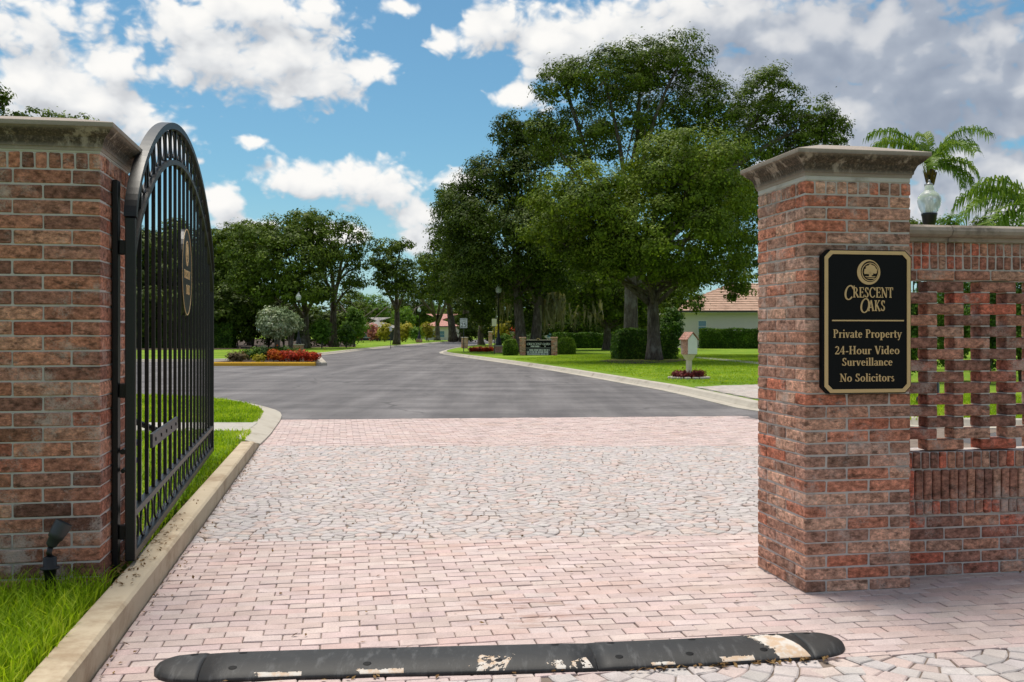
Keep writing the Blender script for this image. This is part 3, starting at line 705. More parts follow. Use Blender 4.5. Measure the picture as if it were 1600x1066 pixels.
for (cy_, poly, c, zt, tl, cx, cy) in individual[:300]:
    mb = MB(); mb.prism([(p[0]-cx, p[1]-cy) for p in poly], -0.02, zt, 0.0042, None, tl)
    o = mb.obj('paver', 'paver_clay', drive, loc=(cx, cy, 0)); o.color = (*c, 1)
o = field.obj('paver_field', 'paver_clay_far', drive, attr=True); o['kind'] = 'stuff'

APR = [(0.46, 0.42, 0.39), (0.52, 0.47, 0.43), (0.42, 0.37, 0.34), (0.50, 0.43, 0.39)]
mb = MB(); ap = np.array(apr)
for ix in range(70):
    for iy in range(90):
        cx, cy = 5.0+ix*0.2+(iy % 2)*0.1, ap[:, 1].min()+iy*0.1
        if inside(np.array([[cx, cy]]), apr)[0] and cx < 0.53*cy: mb.prism([(cx-.096, cy-.046), (cx+.096, cy-.046), (cx+.096, cy+.046), (cx-.096, cy+.046)], LZ, LZ+0.02+rng.uniform(-.002, .002), 0.004, jit(APR[rng.randrange(4)], .1))
o = mb.obj('paver_field', 'paver_clay_far', bpy.data.objects['driveway_apron'], attr=True); o['kind'] = 'stuff'

# cobbles in overlapping fans
def fans(Rr, ring, zone, bounds, store, fieldmb, ind):
    a0, a1, b0, b1 = bounds; j = 0; b = b0
    while b < b1+2*Rr:
        a = a0+(Rr if j % 2 else 0)
        while a < a1:
            nr = int(round(Rr/ring))
            for k in range(nr):
                r0 = k*ring; r1 = r0+ring; rm = (r0+r1)/2
                n = max(3, int(round(2*math.pi*rm/(ring*1.12)))) if k else 3
                ph = rng.random()*6.28
                for i in range(n):
                    t0 = ph+2*math.pi*i/n; t1 = ph+2*math.pi*(i+1)/n; tm = (t0+t1)/2
                    ca, cb = a+rm*math.cos(tm), b+rm*math.sin(tm)
                    # the fan behind-left / behind-right covers this one's shoulders
                    if math.hypot(ca-a-Rr, cb-b-Rr) < Rr*0.985 and cb < b+Rr: continue
                    if math.hypot(ca-a+Rr, cb-b-Rr) < Rr*0.985 and cb < b+Rr: continue
                    if math.hypot(ca-a, cb-b-2*Rr) < Rr*0.985 and cb < b+2*Rr and math.sin(tm) > 0.9: continue
                    g_ = 0.0026+rng.uniform(0, 0.0028); da = g_/max(r0+0.02, 0.03); db = g_/r1
                    pts = [(r0+g_, t0+da), (r1-g_, t0+db), (r1-g_*0.7, tm), (r1-g_, t1-db), (r0+g_, t1-da)] if k else [(0.006, tm), (r1-g_, t0+db), (r1-g_*.6, tm), (r1-g_, t1-db)]
                    q = []
                    for rr, tt in pts:
                        rr += rng.uniform(-.003, .003); q.append(xy(a+rr*math.cos(tt), b+rr*math.sin(tt)))
                    cx, cy = q[0]
                    if abs(cx) > 0.56*cy+0.4 or cy < 4.2: continue
                    q = zone_clip(ccw(q), zone); q = edge_clip(q) if len(q) > 2 else q
                    if len(q) < 3 or parea(ccw(q)) < 0.0012: continue
                    q = ccw(q); c = jit(GREYP[rng.randrange(len(GREYP))], 0.07); zt = rng.uniform(-0.003, 0.0025); tl = (rng.uniform(-.03, .03), rng.uniform(-.03, .03))
                    if ind: store.append((q, c, zt, tl))
                    else: fieldmb.prism(q, -0.02, zt, 0.006, c, tl)
            a += 2*Rr
        b += Rr; j += 1
cf = MB(); near_c = []
fans(0.672, 0.096, 'fan', (-4, 7.5, 6.6, 14.8), None, cf, False)
fans(0.69, 0.115, 'front', (-3.2, 4.6, 2.6, 4.4), near_c, cf, True)
o = cf.obj('cobble_field', 'paver_clay_far', drive, attr=True); o['kind'] = 'stuff'
for q, c, zt, tl in near_c[:300]:
    cx = sum(p[0] for p in q)/len(q); cy = sum(p[1] for p in q)/len(q)
    mb = MB(); mb.prism([(p[0]-cx, p[1]-cy) for p in q], -0.02, zt, 0.006, None, tl)
    o = mb.obj('cobble', 'paver_clay', drive, loc=(cx, cy, 0)); o.color = (*c, 1)

# ------------------------------------------------------------------ brickwork
BM = {}
def brick(parent, x0, x1, y0, y1, z0, z1, col, var=4):
    key = (round(x1-x0, 3), round(y1-y0, 3), round(z1-z0, 3), rng.randrange(var))
    if key not in BM:
        mb = MB(); hx, hy, hz = key[0]/2, key[1]/2, key[2]/2
        mb.bbox(-hx, hx, -hy, hy, -hz, hz, 0.006, 0.0022); me = mb.mesh('brick'); me.materials.append(MATS['brick_clay']); BM[key] = me
    o = bpy.data.objects.new('brick', BM[key]); C.objects.link(o); o.parent = parent
    o.location = ((x0+x1)/2+rng.uniform(-.0015, .0015), (y0+y1)/2+rng.uniform(-.0015, .0015), (z0+z1)/2+rng.uniform(-.001, .001))
    o.rotation_euler = (0, 0, rng.uniform(-.004, .004)); o.color = (*col, 1); return o
PAL_R = [(0.419, 0.230, 0.165), (0.495, 0.292, 0.214), (0.356, 0.205, 0.153), (0.444, 0.199, 0.135), (0.469, 0.273, 0.209), (0.266, 0.161, 0.122), (0.532, 0.336, 0.251), (0.393, 0.237, 0.184), (0.469, 0.180, 0.116), (0.469, 0.305, 0.245), (0.330, 0.193, 0.147)]
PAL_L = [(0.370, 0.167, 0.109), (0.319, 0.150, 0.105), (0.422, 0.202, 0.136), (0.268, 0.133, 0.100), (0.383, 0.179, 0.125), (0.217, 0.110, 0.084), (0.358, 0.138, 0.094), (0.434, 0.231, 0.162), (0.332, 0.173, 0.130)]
PAL_W = [(0.314, 0.159, 0.119), (0.372, 0.192, 0.141), (0.268, 0.141, 0.109), (0.408, 0.215, 0.152), (0.349, 0.147, 0.109), (0.233, 0.124, 0.098), (0.419, 0.249, 0.185), (0.466, 0.147, 0.098)]
def pick(pal, k=0.14):
    c = pal[rng.randrange(len(pal))]; f = 1+rng.uniform(-k, k); return tuple(min(1, x*f) for x in c)
def ring_sweep(mb, S_, prof):
    """square rings: (offset outside a square of side S_, z)"""
    vs = []
    for o_, z in prof: vs += [(-o_, -o_, z), (S_+o_, -o_, z), (S_+o_, S_+o_, z), (-o_, S_+o_, z)]
    fs = []
    for i in range(len(prof)-1):
        for k in range(4): k2 = (k+1) % 4; fs.append((i*4+k, i*4+k2, i*4+4+k2, i*4+4+k))
    n = len(prof)-1; fs += [(3, 2, 1, 0), (n*4, n*4+1, n*4+2, n*4+3)]
    mb.add(vs, fs); return mb
def pillar(label, corner, S_, z0, course, n, pal, head_h, cap_z, cap_h, out, x_off, dark=None):
    """square brick pillar laid in pinwheel running bond; local origin = near left corner"""
    root = thing('brick_pillar', label, 'gate pillar', (*corner, 0), TH, 'gate pillars')
    root.location = Vector((corner[0], corner[1], 0))-U*x_off
    j = 0.010; L_ = (S_-2*j)/2.5; W = L_/2; top = z0+n*course
    core = MB(); i_ = 0.0065
    core.box(i_, S_-i_, i_, S_-i_, min(z0, 0)-0.02, top+head_h+0.004)
    core.obj('mortar', 'mortar_mix', root)
    band = MB(); band.bbox(0.001, S_-0.001, 0.001, S_-0.001, top+head_h+0.004, cap_z+0.003, 0.004); band.obj('mortar_band', 'pale_mortar', root)
    for k in range(n):
        z = z0+k*course; za, zb = z+j*0.5, z+course-j*0.5
        rects = [(W+j, W+j+L_, 0, W), (W+2*j+L_, S_, 0, W), (S_-W, S_, W+j, W+j+L_), (S_-W, S_, W+2*j+L_, S_),
                 (0, L_, S_-W, S_), (L_+j, 2*L_+j, S_-W, S_), (0, W, 0, L_), (0, W, L_+j, 2*L_+j)]
        for (xa, xb, ya, yb) in rects:
            if k % 2: xa, xb = S_-xb, S_-xa
            c = pick(pal)
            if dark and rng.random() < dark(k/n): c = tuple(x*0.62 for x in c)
            brick(root, xa, xb, ya, yb, za, zb, c)
    nh = int(round(S_/0.072)); w = (S_+j)/nh; d = 0.1
    for s_ in range(4):
        for i in range(nh):
            a0, a1 = i*w, i*w+w-j
            if s_ in (1, 3):
                if i == 0: a0 = d+j*0.6
                if i == nh-1: a1 = S_-d-j*0.6
                if a1-a0 < 0.02 or a1 < d+j or a0 > S_-d-j: continue
                a0 = max(a0, d+j*0.6); a1 = min(a1, S_-d-j*0.6)
            r_ = [(a0, a1, 0, d), (S_-d, S_, a0, a1), (a0, a1, S_-d, S_), (0, d, a0, a1)][s_]
            brick(root, *r_, top+j*0.5, top+head_h, pick(pal))
    cp = MB(); q = cap_h
    prof = [(0.004, 0), (0.008, 0.018), (0.014, 0.022), (0.016, 0.04), (out*0.34, q*0.48), (out*0.70, q*0.66), (out*0.86, q*0.77), (out*0.88, q*0.79), (out, q*0.82), (out*1.01, q*0.98), (out*0.97, q), (-S_*0.26, q+0.074), (-S_*0.27, q+0.076)]
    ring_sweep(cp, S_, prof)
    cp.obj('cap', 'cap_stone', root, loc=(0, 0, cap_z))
    return root
SR = 0.705
pil_r = pillar('brick pillar with a black and gold sign on its front and a stone cap', (1.797, 6.10), SR, 0.0, 0.0766, 32, PAL_R, 0.080, 2.565, 0.152, 0.088, 0)
SL = 0.81
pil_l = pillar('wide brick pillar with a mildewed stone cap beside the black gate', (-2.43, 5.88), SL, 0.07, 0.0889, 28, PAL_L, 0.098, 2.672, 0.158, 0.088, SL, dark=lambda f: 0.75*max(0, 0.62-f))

# wall with open brick lattice
wall = thing('brick_wall', 'brick garden wall with open lattice courses and rounded stone coping', 'wall', (*(Vector((1.797, 6.10))+U.xy*SR+V.xy*0.254), 0), TH)
WL = 2.55; j = 0.010; D = 0.20
def course_row(z0, z1, L_, off, y0, y1, x0=0.004, x1=WL, jj=0.010):
    x = x0-off
    while x < x1:
        a0, a1 = max(x, x0), min(x+L_-jj, x1)
        if a1-a0 > 0.02: brick(wall, a0, a1, y0, y1, z0, z1, pick(PAL_W))
        x += L_
core = MB(); core.box(0.002, WL, 0.0075, D-0.008, -0.02, 0.408); core.box(0.002, WL, 0.002, D-0.008, 0.409, 0.818); core.obj('mortar', 'mortar_mix', wall)
for k in range(5): course_row(0.010+k*0.0785, 0.078+k*0.0785, 0.268, 0.134*(k % 2), 0, D)
course_row(0.412, 0.496, 0.0615, 0, -0.016, D)
course_row(0.508, 0.700, 0.0625, 0.01, -0.022, D)
course_row(0.712, 0.816, 0.0620, 0.02, -0.014, D)
y0, y1 = 0.008, 0.128; cz = (1.942-0.824)/15
mor = MB()
for k in range(15):
    z = 0.824+k*cz; off = 0.1925*(k % 2)+0.10; x = -off
    while x < WL:
        a0, a1 = max(x, 0.004), min(x+0.262, WL)
        if a1-a0 > 0.03: brick(wall, a0, a1, y0, y1, z+0.004, z+cz-0.004, pick(PAL_W))
        # mortar pad where a brick bears on the two below
        for c_ in (x+0.002, x+0.262-0.069):
            if c_ > 0.004 and c_+0.067 < WL and k > 0: mor.box(c_, c_+0.067, y0+0.006, y1-0.006, z-0.0042, z+0.0042)
        x += 0.385
course_row(1.946, 2.008, 0.268, 0.06, 0, 0.14)
core = MB(); core.box(0.002, WL, 0.012, 0.145, 1.944, 2.20); core.obj('mortar', 'mortar_mix', wall)
mor.obj('mortar', 'pale_mortar', wall)
course_row(2.018, 2.102, 0.0600, 0, 0.004, 0.150); course_row(2.110, 2.192, 0.0600, 0, 0.004, 0.150)
for x0, x1 in ((0.006, 0.408), (0.414, 1.47), (1.476, WL)):
    cp = MB(); cy_, rr = 0.075, 0.105
    prof = [(-0.075, 2.196), (-0.078, 2.214)]+[(-0.085-0.050*math.sin(a)**0.8 if a < 1.6 else -0.135*abs(math.sin(a)), 2.214+0.046*(1-math.cos(a))) for a in [k*math.pi/8 for k in range(1, 5)]]
    prof = [(-0.02, 2.196), (-0.024, 2.220), (-0.052, 2.226), (-0.070, 2.240), (-0.078, 2.262), (-0.070, 2.285), (-0.050, 2.300), (0.0, 2.307), (0.15, 2.307), (0.20, 2.300), (0.222, 2.285), (0.228, 2.262), (0.222, 2.240), (0.202, 2.226), (0.174, 2.220), (0.170, 2.196)]
    n = len(prof); vs = [(x, y, z) for x in (x0, x1) for y, z in prof]
    cp.add(vs, [tuple(range(n))[::-1], tuple(range(n, 2*n))]+[(i, (i+1) % n, n+(i+1) % n, n+i) for i in range(n)])
    cp.obj('coping_stone', 'stained_stone', wall)

# ------------------------------------------------------------------ black and gold sign on the right pillar
sg = thing('sign_board', 'black sign board with gold border reading Private Property and No Solicitors', 'sign', pil_r.location, TH)
k = 0.591/138.5
def sx(px): return 0.088+(px-1279)*k
def sz(py): return 2.103-(py-393)*(2.103-1.2315)/220
def octa(x0, x1, z0, z1, c): return [(x0+c, z0), (x1-c, z0), (x1, z0+c), (x1, z1-c), (x1-c, z1), (x0+c, z1), (x0, z1-c), (x0, z0+c)]
def slab(name, polys, y, d, m, parent):
    return letters(name, polys, m, parent, y, d)
slab('board', [octa(sx(1279.5), sx(1418.5), sz(614.5), sz(391.5), 9.5*k)], -0.004, 0.036, 'sign_black', sg)
ou = octa(sx(1283), sx(1417), sz(613), sz(393), 9*k); inn = octa(sx(1288.5), sx(1411.5), sz(607.5), sz(398.5), 7*k)
slab('border', [[ou[i], ou[(i+1) % 8], inn[(i+1) % 8], inn[i]] for i in range(8)], -0.041, 0.004, 'gold_leaf', sg)
def emblem(cx, cz, r, y, parent, dirn=-1):
    ps = []; n = 40
    for i in range(n):      # outer ring, thick at lower left and thinning to the upper right
        a0, a1 = 2*math.pi*i/n, 2*math.pi*(i+1)/n
        def inner(a): return (cx+0.10*r+0.80*r*math.cos(a), cz+0.05*r+0.84*r*math.sin(a))
        ps.append([(cx+r*math.cos(a0), cz+r*math.sin(a0)), (cx+r*math.cos(a1), cz+r*math.sin(a1)), inner(a1), inner(a0)])
    c2 = (cx+0.13*r, cz+0.02*r)
    for i in range(n):
        a0, a1 = 2*math.pi*i/n, 2*math.pi*(i+1)/n
        ps.append([(c2[0]+q*r*math.cos(a), c2[1]+q*r*math.sin(a)) for q, a in ((0.74, a0), (0.74, a1), (0.68, a1), (0.68, a0))])
    q = random.Random(3)
    for (bx, bz, br) in [(0, .18, .36), (-.26, .10, .24), (.30, .12, .26), (.06, .40, .22), (-.20, .32, .2), (.24, .34, .2), (-.40, -.02, .14), (.45, .0, .13), (.05, -.02, .26)]:
        ps.append([(c2[0]+r*(bx+br*(1+q.uniform(-.18, .18))*math.cos(t)), c2[1]+r*(bz+br*(1+q.uniform(-.18, .18))*math.sin(t))) for t in [2*math.pi*u/14 for u in range(14)]])
    ps.append([(c2[0]+r*a, c2[1]+r*b) for a, b in ((-.07, .05), (-.10, -.38), (.13, -.38), (.08, .05))])
    ps.append([(c2[0]+r*a, c2[1]+r*b) for a, b in ((-.5, -.34), (-.3, -.42), (.35, -.42), (.5, -.34), (.2, -.36))])
    ps.append([(c2[0]+r*a, c2[1]+r*b) for a, b in ((-.36, -.48), (-.1, -.54), (.36, -.54), (.4, -.47), (0, -.49))])
    return letters('emblem', ps, 'gold_leaf', parent, y, 0.003, dirn)
emblem(sx(1351.4), sz(426), 18*k, -0.041, sg)
def zoomx(v): return sx(1260+v/4.267)
def zoomz(v): return sz(380+v/4.264)
big = text_polys('C', zoomx(222), zoomx(284), zoomz(380), zoomz(284)-zoomz(380), 0.16)
big2 = text_polys('O', zoomx(328), zoomx(392), zoomz(465), zoomz(370)-zoomz(465), 0.14)
letters('lettering', big+text_polys('RESCENT', zoomx(285), zoomx(553), zoomz(364), zoomz(296)-zoomz(364))+big2+text_polys('AKS', zoomx(386), zoomx(501), zoomz(453), zoomz(382)-zoomz(453)), 'gold_leaf', sg, -0.041, 0.003)
for txt, a, b, base, cap in (('Private Property', 155, 610, 630, 55), ('24-Hour Video', 166, 597, 739, 54), ('Surveillance', 213, 550, 815, 52), ('No Solicitors', 199, 562, 920, 53)):
    ps = text_polys(txt, zoomx(a), zoomx(b), zoomz(base), zoomz(base-cap)-zoomz(base)); cut = zoomx(293) if txt[0] == 'N' else -9
    for part in ([p for p in ps if p[0][0] < cut], [p for p in ps if p[0][0] >= cut]):
        if part: letters('lettering', part, 'gold_leaf', sg, -0.041, 0.003)
letters('divider', [[(zoomx(148), zoomz(521)), (zoomx(626), zoomz(521)), (zoomx(626), zoomz(512)), (zoomx(148), zoomz(512))]], 'gold_leaf', sg, -0.041, 0.003)

# ------------------------------------------------------------------ arched iron gate
GL = 5.84; gdir = Vector((-1.223, 5.71, 0)).normalized()
gate = thing('iron_gate', 'tall black iron gate with arched top and a gold emblem, standing open', 'gate', (-2.357, 6.14, 0), math.atan2(gdir.y, gdir.x))
def rise(s, h=1.06):
    d = abs(s-GL/2)/(GL/2); d = min(d, 1); c_ = GL/2; Rr = (c_*c_+h*h)/(2*h)
    return 0.5*h*math.sqrt(max(0, 1-d*d))+0.5*(math.sqrt(Rr*Rr-(d*c_)**2)-(Rr-h))
ZS = 2.29
def arch(name, dz, w, t, s0, s1):
    mb = MB(); n = 56; vs = []
    pts = []
    for i in range(n+1):
        u = i/n; s = s0+(s1-s0)*(0.5-0.5*math.cos(math.pi*u)); pts.append((s, ZS+rise(s)+dz))
    for i, (s, z) in enumerate(pts):
        a = pts[max(i-1, 0)]; b = pts[min(i+1, n)]; d = math.hypot(b[0]-a[0], b[1]-a[1]); nx, nz = -(b[1]-a[1])/d, (b[0]-a[0])/d
        for yy, o_ in ((-w/2, 0), (w/2, 0), (w/2, t), (-w/2, t)): vs.append((s-nx*o_, yy, z-nz*o_))
    fs = [(i*4+k, i*4+(k+1) % 4, i*4+4+(k+1) % 4, i*4+4+k) for i in range(n) for k in range(4)]+[(0, 3, 2, 1), (n*4, n*4+1, n*4+2, n*4+3)]
    mb.add(vs, fs); return mb.obj(name, 'black_paint', gate)
arch('arch_rail', 0.03, 0.075, 0.05, 0.0, GL)
IN = -0.27
s_in = 0.028
arch('arch_rail', IN, 0.06, 0.038, s_in, GL-s_in)
for s0 in (0.0, GL-0.056):
    mb = MB(); mb.bbox(s0, s0+0.056, -0.03, 0.03, 0.19, ZS+0.02, 0.004); mb.obj('stile', 'black_paint', gate)
for z0, z1 in ((0.19, 0.245), (0.452, 0.50)):
    mb = MB(); mb.bbox(0.058, GL-0.058, -0.026, 0.026, z0, z1, 0.004); mb.obj('rail', 'black_paint', gate)
NP = 17; sp_ = (GL-0.112)/(NP+1)
def oval(s, zc, hw, hh, y=0.0, tr=0.0085):
    mb = MB(); n = 20; pts = [(s+hw*math.cos(2*math.pi*i/n), y, zc+hh*math.sin(2*math.pi*i/n)) for i in range(n+1)]
    mb.tube(pts, tr, 6, False); return mb
for i in range(NP):
    s = 0.056+sp_*(i+1); zt = ZS+rise(s)-0.012
    mb = MB(); mb.box(s-0.0125, s+0.0125, -0.0125, 0.0125, 0.501, zt); mb.obj('picket', 'black_paint', gate)
for i in range(NP+1):
    s = 0.056+sp_*(i+0.5); zo = ZS+rise(s)-0.03; zi = ZS+rise(s)+IN+0.01
    if 0 < i < NP: oval(s, (zo+zi)/2, sp_*0.34, (zo-zi)/2-0.012).obj('ring', 'black_paint', gate, True)
    oval(s, 0.3485, sp_*0.36, 0.098).obj('ring', 'black_paint', gate, True)
# medallion, facing both ways; road side is local -y
mb = MB(); n = 40; rr = 0.395; zc = 2.15; smid = 2.98
vs = [(smid+rr*math.cos(2*math.pi*i/n), yy, zc+rr*math.sin(2*math.pi*i/n)) for yy in (-0.024, 0.012) for i in range(n)]
mb.add(vs, [tuple(range(n)), tuple(range(n, 2*n))[::-1]]+[(i, n+i, n+(i+1) % n, (i+1) % n) for i in range(n)])
md = mb.obj('medallion', 'black_paint', gate)
letters('rim', [[(smid+q*math.cos(a), zc+q*math.sin(a)) for q, a in ((0.392, 2*math.pi*i/n), (0.392, 2*math.pi*(i+1)/n), (0.383, 2*math.pi*(i+1)/n), (0.383, 2*math.pi*i/n))] for i in range(n)], 'gold_leaf', md, -0.024, 0.003)
emblem(smid, zc+0.17, 0.115, -0.024, md)
letters('lettering', text_polys('CRESCENT', smid-0.24, smid+0.24, zc-0.06, 0.075), 'gold_leaf', md, -0.024, 0.003)
letters('lettering', text_polys('OAKS', smid-0.08, smid+0.20, zc-0.20, 0.085), 'gold_leaf', md, -0.024, 0.003)
mb = MB(); mb.bbox(0.72, 2.16, -0.036, -0.016, 0.805, 0.905, 0.003); lp = mb.obj('lock_plate', 'dark_steel', gate)
for i in range(5):
    mb = MB(); a = 0.86+i*0.29; mb.tube([(a, -0.042, 0.855), (a, -0.0355, 0.855)], 0.014, 8); mb.obj('bolt', 'sign_black', lp)
mb = MB(); mb.tube([(0.05, 0.05, 0.86), (0.72, 0.05, 0.86)], 0.018, 8); mb.tube([(0.05, 0.05, 0.74), (0.72, 0.05, 0.74)], 0.014, 8); mb.tube([(1.5, 0.05, 0.86), (1.0, 0.34, 1.06), (0.55, 0.42, 1.34), (0.3, 0.4, 1.5)], 0.022, 8); mb.obj('operator_arm', 'black_paint', gate)
# hinge post on the pillar's side face, and hinges
ca = Vector((-2.43, 5.88, 0))+V*0.305+U*0.018
post = thing('hinge_post', 'slim black steel post bolted to the side of the left pillar', 'post', (ca.x, ca.y, 0), TH)
mb = MB(); mb.bbox(-0.012, 0.022, -0.040, 0.040, 0.13, 2.545, 0.004); mb.obj('shaft', 'black_paint', post)
for zz in (2.13, 1.24, 0.36):
    mb = MB(); mb.bbox(0.023, 0.085, -0.02, 0.03, zz-0.045, zz+0.045, 0.006); mb.tube([(0.095, 0.0, zz-0.05), (0.095, 0.0, zz+0.05)], 0.024, 10)
    mb.bbox(0.09, 0.118, -0.028, -0.004, zz-0.04, zz+0.04, 0.005); mb.obj('hinge', 'black_paint', post)

# ------------------------------------------------------------------ rubber speed bump
E0, E1 = Vector((-1.69, 4.70)), Vector((1.66, 5.09)); bd_ = (E1-E0).normalized(); bl = (E1-E0).length
bump = thing('speed_bump', 'long black rubber speed bump with worn pale stripes on the pink pavers', 'speed bump', (E0.x, E0.y, 0), math.atan2(bd_.y, bd_.x))
BW = 0.185; BH = 0.056
PR = [(-1.0, 0.012), (-0.97, 0.019), (-0.80, 0.033), (-0.52, 0.047), (-0.25, 0.051), (0.25, 0.051), (0.52, 0.047), (0.80, 0.033), (0.97, 0.019), (1.0, 0.012)]
def bow(x): return -0.045*math.sin(math.pi*min(max(x/bl, 0), 1)) + 0.02*math.sin(2*math.pi*x/bl)
def bz(t):
    for (a, za), (b, zb) in zip(PR, PR[1:]):
        if a <= t <= b: return za+(zb-za)*(t-a)/(b-a)
    return 0.01
def bump_seg(x0, x1, name, cap=0):
    mb = MB(); n = 14; m_ = len(PR); vs = []
    for i in range(n+1):
        u = i/n; x = x0+(x1-x0)*u; k_ = 1.0
        if cap: 
            w_ = u if cap < 0 else 1-u; k_ = math.sqrt(max(0.0, 1-(1-w_)**2.2)); x = x
        hz_ = 0.35+0.65*min(1, k_*1.2) if cap else 1
        edge = 0.004 if (i in (0, n)) else 0
        for t, z in PR: vs.append((x, bow(x)+t*BW*max(k_, 0.02), max(0.002, z*hz_-edge)))
        vs.append((x, bow(x)+BW*max(k_, 0.02), 0.0)); vs.append((x, bow(x)-BW*max(k_, 0.02), 0.0))
    q = m_+2
    fs = [(i*q+k2, (i+1)*q+k2, (i+1)*q+(k2+1) % q, i*q+(k2+1) % q) for i in range(n) for k2 in range(q)]
    fs += [tuple(range(q)), tuple(n*q+k2 for k2 in range(q))[::-1]]
    mb.add(vs, fs); return mb.obj(name, 'rubber', bump, True)
XS = [0.0, 0.235, 2.085, 3.165, bl+0.03]
caps = [bump_seg(XS[0], XS[1]-0.004, 'end_cap', -1), bump_seg(XS[3]+0.004, XS[4], 'end_cap', 1)]
segs = [bump_seg(XS[1], XS[2]-0.004, 'segment'), bump_seg(XS[2], XS[3], 'segment')]
pr_ = random.Random(5)
def hole(x, t, par):
    mb = MB(); y = bow(x)+t*BW; n = 12
    vs = [(x+q*math.cos(2*math.pi*i/n), y+q*.8*math.sin(2*math.pi*i/n), bz(t+q*.8*math.sin(2*math.pi*i/n)/BW)+0.001+e) for q, e in ((0.020, 0), (0.016, .0012)) for i in range(n)]
    mb.add(vs, [(i, (i+1) % n, n+(i+1) % n, n+i) for i in range(n)]+[tuple(range(n, 2*n))]); mb.obj('bolt_hole_disc', 'sign_black', par)  # black disc on the surface; the hole's inner shade is only its colour
for x, par in ((0.40, 0), (1.12, 0), (1.92, 0), (2.2, 1), (2.62, 1), (3.05, 1)): hole(x, 0.42, segs[par])
for x, par in ((0.38, 0), (1.0, 0), (1.62, 0), (2.2, 1), (2.55, 1), (2.93, 1)): hole(x, -0.62, segs[par])
hole(0.17, 0.40, caps[0]); hole(3.24, 0.40, caps[1])
from mathutils import noise as mnoise
def stripe(x0, x1, t0, t1, par, slant=0.0, wear=0.3):
    """worn paint: what survives of a slanted stripe, ragged at its upper and left edges"""
    mb = MB(); nx, nt = max(12, int((x1-x0)/0.0035)), max(8, int((t1-t0)*BW/0.0045)); idx = {}; fs = []
    def vid(a, b_):
        if (a, b_) not in idx:
            uu, ww = a/nx, b_/nt; t = t0+(t1-t0)*ww; x = x0+(x1-x0)*uu-slant*ww
            idx[(a, b_)] = len(mb.v); mb.v.append((x, bow(x)+t*BW, bz(max(-1, min(1, t)))+0.0014))
        return idx[(a, b_)]
    for a in range(nx):
        for b_ in range(nt):
            u, w_ = (a+.5)/nx, (b_+.5)/nt; x = x0+(x1-x0)*u
            n_ = mnoise.fractal(Vector((x*28, w_*(t1-t0)*7, x0*9)), 0.6, 2.1, 4)
            e_ = min(u/0.30, (1-w_)/0.45, 1.0)
            if n_*0.55+e_ > wear+0.12: fs.append((vid(a, b_), vid(a+1, b_), vid(a+1, b_+1), vid(a, b_+1)))
    mb.f = fs
    o = mb.obj('painted_stripe', 'worn_stripe', par); o['kind'] = 'stuff'
stripe(0.48, 0.70, -0.985, -0.84, segs[0], 0.0, 0.2); stripe(0.95, 1.17, -0.985, -0.82, segs[0], 0.0, 0.3)
stripe(1.42, 1.64, -0.985, -0.05, segs[0], -0.09, 0.82); stripe(1.82, 2.06, -0.985, -0.45, segs[0], 0.03, 0.85)
stripe(2.97, 3.15, -0.985, 0.72, segs[1], 0.09, 0.22); stripe(2.30, 2.46, -0.985, -0.86, segs[1], 0.0, 0.6); stripe(2.67, 2.86, -0.985, -0.80, segs[1], 0.0, 0.3)

# ------------------------------------------------------------------ landscape spotlight
sl = thing('garden_spotlight', 'small black stake spotlight tilted up in the grass by the left pillar', 'spotlight', (-2.60, 5.60, 0.10), 0)
mb = MB(); mb.lathe([(0.028, -0.05), (0.030, 0.14), (0.034, 0.145), (0.034, 0.17), (0.052, 0.172), (0.052, 0.182), (0.036, 0.184), (0.036, 0.235), (0.020, 0.245)], 16); mb.obj('stake', 'black_paint', sl, True)
mb = MB(); mb.tube([(0, 0, 0.243), (0.0, -0.012, 0.265), (0.004, 0, 0.295)], 0.016, 8); mb.obj('knuckle', 'black_paint', sl, True)
mb = MB(); ax = Vector((0.42, 0.25, 0.87)).normalized(); p0 = Vector((0.0, 0, 0.295))
mb.tube([p0+ax*q for q in (0, 0.012, 0.05, 0.052, 0.10, 0.105)], [0.018, 0.030, 0.034, 0.042, 0.046, 0.040], 12); mb.obj('head', 'dark_steel', sl, True)
mb = MB(); mb.tube([p0+ax*q for q in (0.085, 0.12, 0.15)], [0.047, 0.049, 0.049], 12, False); mb.obj('glare_shield', 'dark_steel', sl, True)

# ------------------------------------------------------------------ grass beside the left pillar, litter
bed = [xy(a_k-0.165, 3.9), xy(a_k-0.165, 6.02), xy(a_k-0.19, 6.12), xy(a_k-0.27, 6.14), xy(a_k-2.9, 6.12), xy(-3.6, 3.9)]
blades('tall_grass', bed, 15000, 0.165, 0.0065, 0.09, seed=3, lean=0.75)
def shallow(p): return 0.15+0.85*(np.sin(p[:, 0]*3.1)*np.sin(p[:, 1]*2.3) > -0.75)
blades('grass', [xy(a_k-0.17, 7.0), xy(a_k-0.17, 13.9), (-3.95, 15.1), (-9, 15.1), (-9, 7.0)], 34000, 0.075, 0.012, 0.09, seed=4, lean=0.8)
blades('grass', [(-4.26, 16.6), (-4.36, 17.2), (-4.58, 18.4), (-4.98, 19.6), (-5.5, 20.75), (-6.45, 22.2), (-7.8, 23.4), (-12, 24.9), (-14, 16.75)], 42000, 0.085, 0.014, 0.09, seed=5, lean=0.8)
near_lawn = [gp(*q) for q in [(1300, 605), (1100, 606.5), (1050, 602), (980, 591), (930, 582), (860, 572), (800, 564), (900, 556), (1300, 556)]]
blades('grass', near_lawn, 62000, 0.055, 0.022, 0.09, seed=6, lean=0.9)
r_ = np.random.default_rng(11)
